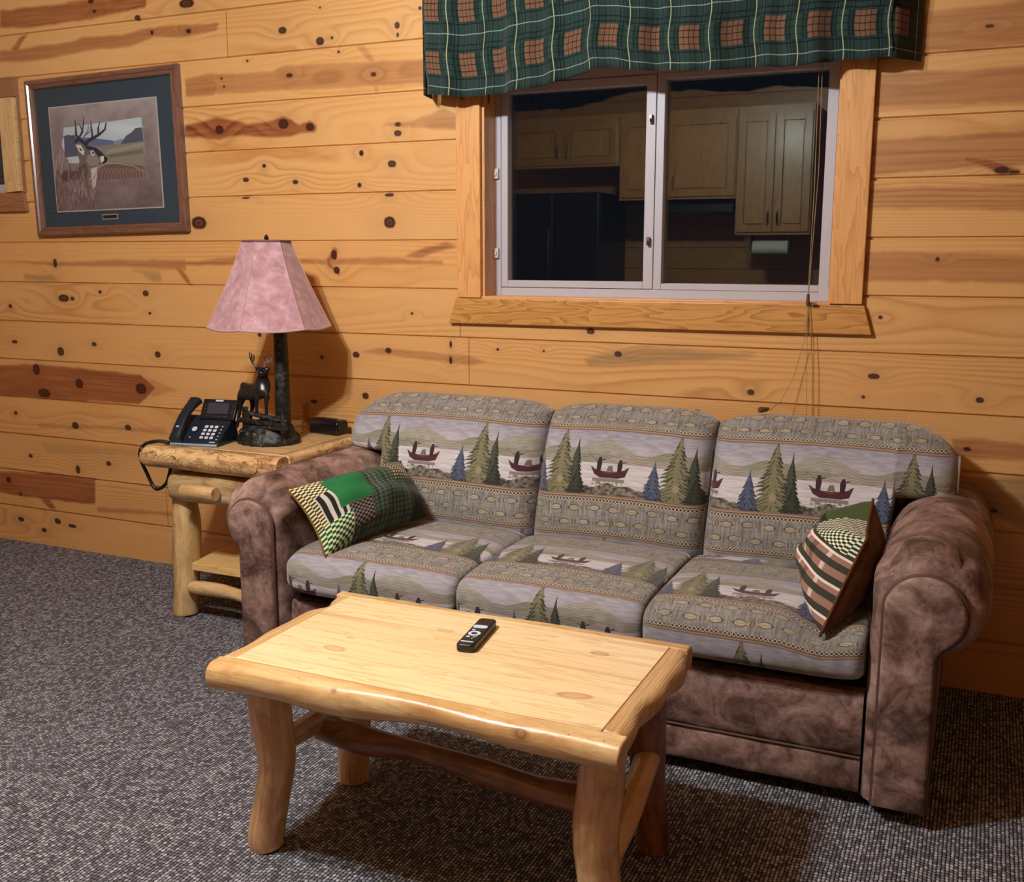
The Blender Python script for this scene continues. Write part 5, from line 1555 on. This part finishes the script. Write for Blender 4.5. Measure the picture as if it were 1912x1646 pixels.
# ------------------------------------------------------------------ framed deer print
def deer_print():
    Wd, Hd = 1783, 1646
    st = 3.2
    X, Y = np.meshgrid(np.arange(0, Wd, st), np.arange(0, Hd, st))
    X = X.astype(np.float32); Y = Y.astype(np.float32)
    h, w = X.shape
    img = np.zeros((h, w, 3), np.float32)
    n1 = vnoise(X / 240, Y / 240, 71) * .6 + vnoise(X / 60, Y / 60, 72) * .4
    t = (Y / Hd)[..., None]
    img[:] = (np.array((150, 138, 138)) * (1 - t) + np.array((96, 80, 82)) * t) / 255 + (n1[..., None] - .5) * .14
    F = lambda pts, c, a=1.0: fillp(img, X, Y, pts, c, a)
    def L(pts, w_, c, a=1.0, w1=None): stroke(img, X, Y, pts, w_, c, a, w1)
    F([(330, 330), (1365, 235), (1395, 520), (1400, 700), (900, 800), (400, 800), (300, 560)], (176, 188, 194))
    for q in range(8):
        F([(500 + q * 90, 300 + q * 8), (800 + q * 90, 290 + q * 8), (1300, 300 + q * 22), (700 + q * 40, 320 + q * 20)], (196, 204, 206), .22)
    F([(340, 460), (700, 470), (860, 500), (960, 510), (1040, 540), (1100, 600), (700, 620), (340, 660)], (88, 104, 136))
    F([(1000, 530), (1110, 500), (1200, 560), (1000, 600)], (120, 134, 158))
    F([(1090, 570), (1160, 470), (1240, 420), (1290, 370), (1375, 365), (1395, 560), (1390, 620)], (74, 80, 98))
    F([(700, 580), (1100, 570), (1390, 540), (1400, 860), (900, 860), (700, 800)], (128, 122, 112))
    F([(900, 640), (1390, 560), (1390, 600), (900, 700)], (150, 140, 124), .8)
    F([(900, 700), (1390, 640), (1390, 690), (950, 740)], (104, 98, 84), .9)
    F([(330, 440), (480, 430), (560, 700), (340, 720)], (78, 80, 104))
    # far grass ridge
    F([(800, 820), (1000, 790), (1400, 860), (1400, 1000), (800, 1030)], (104, 82, 78))
    L([(760, 870), (900, 810), (1040, 810), (1250, 850), (1390, 930)], 26, (160, 146, 130), .85, 10)
    for q in range(15):
        x0 = 790 + q * 42
        L([(x0, 860 + q * 3), (x0 + 40, 930), (x0 + 50, 1020)], 11, (150, 130, 118), .8, 6)
    # neck and head of the buck
    F([(500, 620), (700, 600), (760, 760), (770, 860), (760, 1080), (730, 1180), (640, 1180), (590, 1100), (520, 900), (540, 760)], (104, 94, 90))
    F([(520, 860), (620, 800), (690, 960), (700, 1120), (640, 1140), (570, 1040)], (84, 72, 68))
    F([(690, 880), (775, 850), (775, 980), (755, 1100), (715, 1150), (700, 1000)], (190, 178, 170))
    F([(480, 540), (560, 560), (700, 590), (780, 620), (830, 650), (880, 700), (920, 750), (910, 790), (870, 815), (830, 810), (790, 840), (700, 860), (640, 830), (600, 740), (560, 660)], (96, 92, 96))
    F([(620, 570), (760, 600), (860, 680), (880, 720), (800, 720), (740, 640), (640, 620)], (38, 40, 56))
    F([(650, 690), (760, 690), (820, 760), (800, 830), (700, 850), (630, 780)], (134, 124, 116))
    F([(820, 720), (880, 710), (880, 790), (830, 800)], (206, 202, 200))
    F([(870, 710), (920, 745), (910, 790), (870, 818), (845, 800), (875, 770)], (20, 20, 28))
    F([(690, 650), (730, 630), (750, 680), (730, 710), (705, 700)], (204, 202, 204))
    F([(712, 655), (734, 650), (738, 682), (716, 686)], (16, 16, 24))
    F([(490, 560), (560, 560), (610, 640), (600, 700), (540, 650)], (206, 198, 186))
    F([(530, 600), (560, 605), (590, 640), (560, 640)], (70, 66, 64))
    # antlers
    dk = (44, 44, 56)
    L([(640, 560), (560, 500), (510, 500), (490, 520)], 50, dk, 1, 34)
    L([(540, 500), (500, 430), (495, 330), (485, 230)], 40, dk, 1, 8)
    L([(530, 480), (580, 400), (600, 300), (605, 210)], 34, dk, .9, 8)
    L([(590, 400), (560, 320), (530, 280)], 20, dk, .9, 6)
    L([(600, 470), (660, 380), (670, 280)], 22, (92, 88, 96), .9, 6)
    L([(640, 430), (690, 390), (700, 300)], 16, (92, 88, 96), .9, 6)
    L([(650, 520), (730, 480), (820, 430), (890, 370), (905, 290)], 50, dk, 1, 14)
    L([(720, 480), (715, 380), (700, 250)], 30, dk, 1, 7)
    L([(800, 430), (800, 350), (820, 280)], 28, dk, 1, 9)
    L([(300, 460), (380, 430), (480, 450)], 12, (60, 60, 70), .9, 8)
    # tall grass lower left
    rr = random.Random(12)
    F([(190, 900), (520, 900), (560, 1000), (340, 1040)], (56, 46, 50), .6)
    for q in range(150):
        x0 = rr.uniform(170, 760); y0 = rr.uniform(1000, 1430) if x0 > 420 else rr.uniform(760, 1430)
        ln = rr.uniform(90, 260); dx = rr.uniform(-90, 90)
        c = rr.choice([(160, 134, 124), (128, 92, 90), (92, 60, 64), (144, 116, 110), (72, 46, 50), (176, 152, 140)])
        L([(x0, y0), (x0 + dx * .4, y0 - ln * .5), (x0 + dx, y0 - ln)], rr.uniform(6, 12), c, .75, 3)
    img += (RNG.rand(h, w, 1).astype(np.float32) - .5) * .03
    return make_image('wildlife_print', img), Wd, Hd
IMD, DWd, DHd = deer_print()
PCX, PCZ = -3.402, 1.755
pic = thing('framed_picture', 'wood framed picture of an antlered buck with a blue-green mat on the wall', 'picture', (PCX, 0.0, PCZ))
pic.rotation_euler = (0, radians(-1.0), 0)
local(pic)
HW, HH = 0.418, 0.326
def moulding(nm, m):
    prof = [(0, 0), (0, -.022), (.006, -.030), (.018, -.030), (.024, -.024), (.030, -.026), (.036, -.022), (.040, -.012), (.040, -.004), (.036, 0)]
    for sgx, sgz, ln, horiz in ((0, 1, HW, True), (0, -1, HW, True), (-1, 0, HH, False), (1, 0, HH, False)):
        g = Geo(); rows = []; uv = []
        for e in (-1, 1):
            row = []
            for d, y in prof:
                if horiz: row.append((e * (HW - d), y - .002, sgz * (HH - d)))
                else: row.append((sgx * (HW - d), y - .002, e * (HH - d)))
            rows.append(row); uv.append([(e * .4 + sgx, k * .008) for k in range(len(prof) + 1)])
        g.grid(rows, uv, closeu=True)
        n = len(prof); g.face(list(range(n))); g.face(list(range(2 * n - 1, n - 1, -1)))
        g.build(nm, m, pic, angle=30)
M_frame = pine('frame_wood', (128, 90, 72), (86, 56, 46), knots=0.0, rough=.3, coat=.6)
moulding('frame_moulding', M_frame)
M_mat = simple('blue_green_mat', (48, 62, 74), 0.85, 0.2)
Geo().box(-HW + .036, HW - .036, -.010, -.004, -HH + .036, HH - .036).build('mat_board', M_mat, pic, smooth=False)
# opening of the mat: print with a pale bevel line
p0, p1, q0, q1 = -0.300, 0.290, -0.222, 0.206
Geo().box(p0 - .005, p1 + .005, -.0115, -.0100, q0 - .005, q1 + .005).build('mat_bevel', simple('mat_bevel', (170, 166, 160), .8), pic, smooth=False)
g = Geo(); n = 10
crn = [(125, 75), (1545, 0), (1630, 1385), (235, 1430)]    # the print's corners within the drawing
P, UV = [], []
for j in range(n + 1):
    t = j / n; r1, r2 = [], []
    for i in range(n + 1):
        s_ = i / n
        r1.append((p0 + (p1 - p0) * s_, -.0125, q1 + (q0 - q1) * t))
        u = (crn[0][0] * (1 - s_) + crn[1][0] * s_) * (1 - t) + (crn[3][0] * (1 - s_) + crn[2][0] * s_) * t
        v = (crn[0][1] * (1 - s_) + crn[1][1] * s_) * (1 - t) + (crn[3][1] * (1 - s_) + crn[2][1] * s_) * t
        r2.append((u / DWd, 1 - v / DHd))
    P.append(r1); UV.append(r2)
g.grid(P, UV)
N = NT('wildlife_print', 0.6, 0.3); N.col(N.n('TexImage', {'image': IMD}, Vector=N.uv()).outputs[0])
g.build('deer_print', N.m, pic, smooth=False)
npl = Geo().box(-.046, .040, -.0125, -.0100, -.265, -.243).build('nameplate', simple('plate_rim', (150, 142, 136), .4), pic, smooth=False)
Geo().box(-.041, .035, -.0132, -.0125, -.261, -.247).build('plate_face', M_blk, npl, smooth=False)
Geo().box(-HW + .038, HW - .038, -.0170, -.0160, -HH + .038, HH - .038).build('glass', glass(.012, 'picture_glass'), pic, smooth=False)

# ------------------------------------------------------------------ plaid valance
def plaid():
    n = 520
    X, Y = np.meshgrid(np.linspace(0, 1, n, endpoint=False), np.linspace(0, 1, n, endpoint=False))
    img = np.ones((n, n, 3), np.float32) * np.array((26, 50, 44)) / 255
    def col(m, c, a=1.0): img[m] = img[m] * (1 - a) + np.array(c) / 255 * a
    # columns: brown block, green, pale line, green
    bx = (X > .06) & (X < .52); by = (Y > .08) & (Y < .50)
    col(~by, (44, 62, 60), .7)
    col((X > .68) & (X < .90) & ~by, (18, 34, 32), .7)
    col((X > .68) & (X < .90) & by, (40, 62, 56), .6)
    col(bx & by, (108, 78, 58))
    col(bx & ~by, (34, 54, 50), .7)
    for x in (.18, .30, .41): col((abs(X - x) < .008), (30, 20, 16), .75)
    for y in (.17, .29, .41): col((abs(Y - y) < .009), (26, 20, 16), .75)
    for x in (.025, .56, .64, .94): col(abs(X - x) < .014, (12, 24, 22), .8)
    for y in (.03, .55, .93): col(abs(Y - y) < .014, (12, 24, 22), .8)
    col(abs(X - .79) < .013, (168, 172, 128), .85)
    col(abs(Y - .74) < .010, (138, 156, 140), .75)
    img *= 1 + (RNG.rand(n, n, 1).astype(np.float32) - .5) * .22
    return make_image('plaid_cloth', img)
IMP = plaid()
val = thing('window_valance', 'dark green and rust plaid valance over the big window', 'valance', (-1.02, -0.1, 2.05))
M_pl = fabric('plaid_cloth', IMP, 1 / .128, 1 / .165, .9, bumpn=500, sheen=.15)
ZV1 = 2.38
bot = [(-1.835, 1.893), (-1.80, 1.889), (-1.70, 1.874), (-1.60, 1.874), (-1.50, 1.877), (-1.403, 1.885), (-1.30, 1.905), (-1.20, 1.926), (-1.14, 1.929), (-1.06, 1.914), (-0.98, 1.912), (-0.90, 1.902), (-.80, 1.898), (-.70, 1.905), (-.60, 1.897), (-.546, 1.894), (-.45, 1.906), (-.38, 1.900), (-.301, 1.905)]
def botz(x):
    for (a, za), (b_, zb) in zip(bot[:-1], bot[1:]):
        if a <= x <= b_: return za + (zb - za) * (x - a) / (b_ - a)
    return bot[0][1] if x < bot[0][0] else bot[-1][1]
def vwave(x, f):
    # f 0 top .. 1 bottom: folds open towards the hem
    a = .012 * sin(x * 21.0 + .6) + .008 * sin(x * 47 + 1.3) + .005 * sin(x * 83)
    return a * (.35 + .9 * f) + .015 * f * sin(x * 5.2 + 1.5)
def sheet(path, nm, m):
    # path: list of (x, y, isfront) columns
    nz = 30; P = []; UV = []
    Ls = [0]
    for a, b_ in zip(path[:-1], path[1:]): Ls.append(Ls[-1] + sqrt((a[0] - b_[0]) ** 2 + (a[1] - b_[1]) ** 2))
    for j in range(nz + 1):
        f = j / nz; r1, r2 = [], []
        for (x, y, fr), L in zip(path, Ls):
            zb = botz(x) + (0.0 if fr else -.006)
            z = ZV1 + (zb - ZV1) * f
            yy = y - (vwave(x, f) if fr else .0) - (.010 * sin(pi * f) if fr else 0)
            r1.append((x + (.004 * sin(z * 40) if fr else 0), yy, z)); r2.append((L, -(ZV1 - 1.90) * f * 1.0 + (.006 * sin(L * 9))))
        P.append(r1); UV.append(r2)
    g = Geo(); g.grid(P, UV)
    o = g.build(nm, m, val, angle=180, fix=False)
    s = o.modifiers.new('cloth', 'SOLIDIFY'); s.thickness = .0022; s.offset = 0
    return o
fx = np.linspace(-1.822, -.304, 170)
sheet([(float(x), -.115, True) for x in fx], 'front_panel', M_pl)
sheet([(-.304, -.118 - vwave(-.304, 1) * 0, False)] + [(-.304 + .075 * t, -.118 + .106 * t, False) for t in (.25, .5, .75, 1.0)], 'side_return', M_pl)
sheet([(-1.850, -.006, False), (-1.838, -.06, False), (-1.824, -.115, False)], 'side_return', M_pl)
Geo().tube([(-1.83, -.098, ZV1 - .03), (-.31, -.098, ZV1 - .03)], .010, 10).build('curtain_rod', M_brz, val)
for x in (-1.80, -.33):
    Geo().box(x - .008, x + .008, -.10, -.002, ZV1 - .04, ZV1 - .02).build('rod_bracket', M_brz, val, smooth=False)

# ------------------------------------------------------------------ blind cords
M_cord = simple('tan_cord', (150, 120, 84), 0.8)
M_knob = simple('brown_wood_knob', (92, 62, 40), 0.45)
bc_ = thing('window_blind_pull', 'thin tan blind cords hanging down the right of the window onto the sofa back', 'blind cord', (-.513, -.03, 1.206))
def cordl(pts, r=.0011): 
    return Geo().tube(pts, r, 6).build('cord', M_cord, bc_)
cordl([(-.512, -.035, 2.30), (-.514, -.033, 1.9), (-.510, -.030, 1.55), (-.5135, -.028, 1.212)], .0012)
cordl([(-.505, -.035, 2.30), (-.504, -.033, 1.9), (-.500, -.030, 1.60), (-.512, -.028, 1.212)], .0012)
cordl([(-.514, -.028, 1.20), (-.506, -.030, 1.0), (-.497, -.030, .80), (-.495, -.03, .72)])
cordl([(-.512, -.028, 1.20), (-.517, -.030, 1.08), (-.545, -.035, .96), (-.578, -.060, .885), (-.597, -.135, .866)])
cordl([(-.509, -.028, 1.20), (-.489, -.030, 1.0), (-.481, -.030, .80), (-.480, -.03, .72)])
Geo().tube([(-.513, -.028, 1.225), (-.513, -.028, 1.195), (-.513, -.028, 1.188)], [.0045, .006, .004], 10).build('cord_joiner', M_knob, bc_)
Geo().tube([(-.503, -.031, 1.192), (-.486, -.031, 1.194)], [.004, .005], 10).build('cord_joiner', M_knob, bc_)
kn = thing('wooden_tassel', 'small brown wooden cord tassel lying on top of the sofa back', 'tassel', (-.603, -.150, .866))
Geo().tube([(-.597, -.143, .874), (-.603, -.150, .872), (-.618, -.162, .871), (-.624, -.167, .871)], [.003, .007, .0095, .008], 12).build('bell', M_knob, kn, bevel=.001)

# ------------------------------------------------------------------ kitchen behind the camera, seen only in the window's reflection
M_cab = pine('cabinet_pine', (206, 156, 96), (158, 104, 56), knots=.45, rot=pi / 2)
M_cabd = pine('cabinet_panel_pine', (214, 164, 104), (166, 110, 60), knots=.5, rot=pi / 2, loc=(.5, 1.3, 0))
YK = -4.50
def cabinet(label, x0, x1, z0, z1, doors, handles):
    t = thing('wall_cabinet', label, 'cabinet', ((x0 + x1) / 2, -4.83, z0), group='pine wall cabinets reflected in the window')
    Geo().box(x0, x1, YB + .003, YK + .0, z0, z1).build('body', M_cab, t, smooth=False)
    for (a, b_), hx in zip(doors, handles):
        d = Geo()
        za, zb = z0 + .02, z1 - .06
        d.box(a, a + .055, YK, YK + .02, za, zb); d.box(b_ - .055, b_, YK, YK + .02, za, zb)
        d.box(a + .055, b_ - .055, YK, YK + .02, za, za + .055); d.box(a + .055, b_ - .055, YK, YK + .02, zb - .055, zb)
        do = d.build('door', M_cab, t, smooth=False, bevel=.002)
        Geo().box(a + .064, b_ - .064, YK, YK + .014, za + .064, zb - .064).build('door_panel', M_cabd, do, smooth=False)
        if hx is not None:
            zc = za + .10
            Geo().tube([(hx, YK + .02, zc - .05), (hx, YK + .045, zc - .035), (hx, YK + .045, zc + .035), (hx, YK + .02, zc + .05)], .005, 8).build('handle', M_brz, do)
    return t
cabinet('pair of short pine cabinets over the black refrigerator in the reflection', -3.72, -2.75, 2.03, 2.43, [(-3.70, -3.24), (-3.22, -2.77)], [-3.27, -3.19])
cabinet('pine cabinets of middle height over the range in the reflection', -2.745, -1.815, 1.76, 2.43, [(-2.735, -2.36), (-2.345, -1.825)], [None, -2.30])
cabinet('tallest pine cabinets with two narrow doors in the reflection', -1.81, -1.25, 1.485, 2.43, [(-1.80, -1.53), (-1.52, -1.26)], [-1.56, -1.49])
fr_ = thing('refrigerator', 'black refrigerator under the short cabinets in the window reflection', 'refrigerator', (-3.28, -4.8, 0))
Geo().box(-3.68, -2.90, YB + .003, -4.50, .02, 1.83).build('body', M_blk, fr_, smooth=False, bevel=.01)
Geo().box(-3.68, -3.30, -4.50, -4.45, .04, 1.83).build('door', M_blk, fr_, smooth=False, bevel=.01)
Geo().box(-3.285, -2.90, -4.50, -4.45, .04, 1.83).build('door', M_blk, fr_, smooth=False, bevel=.01)
Geo().tube([(-3.32, -4.43, .7), (-3.32, -4.41, .75), (-3.32, -4.41, 1.5), (-3.32, -4.43, 1.55)], .01, 8).build('handle', M_brz, fr_)
hd_ = thing('range_hood', 'dark range hood under the middle cabinets in the reflection', 'range hood', (-2.28, -4.8, 1.66))
Geo().prism([(YB + .003, 1.66), (-4.50, 1.66), (-4.50, 1.72), (-4.56, 1.755), (YB + .003, 1.755)], 'x', -2.70, -1.83).build('hood_shell', M_blk, hd_, smooth=False, bevel=.004)
Geo().box(-2.6, -1.95, -4.95, -4.56, 1.652, 1.66).build('filter', simple('steel_filter', (120, 120, 120), .4, metal=.8), hd_, smooth=False)
pt_ = thing('paper_towel_holder', 'paper towel roll mounted under the tallest cabinets in the reflection', 'paper towel', (-1.55, -4.72, 1.39))
Geo().tube([(-1.69, -4.62, 1.392), (-1.42, -4.62, 1.392)], .052, 22).build('towel_roll', simple('white_paper', (230, 234, 234), .9), pt_, bevel=.004)
for x in (-1.70, -1.41):
    Geo().box(x - .006, x + .006, -4.66, -4.58, 1.37, 1.485).build('arm', M_blk, pt_, smooth=False)
Geo().tube([(-1.705, -4.62, 1.392), (-1.405, -4.62, 1.392)], .008, 8).build('rod', M_blk, pt_)

for o in list(bpy.data.objects):
    if '_local' in o:
        del o['_local']
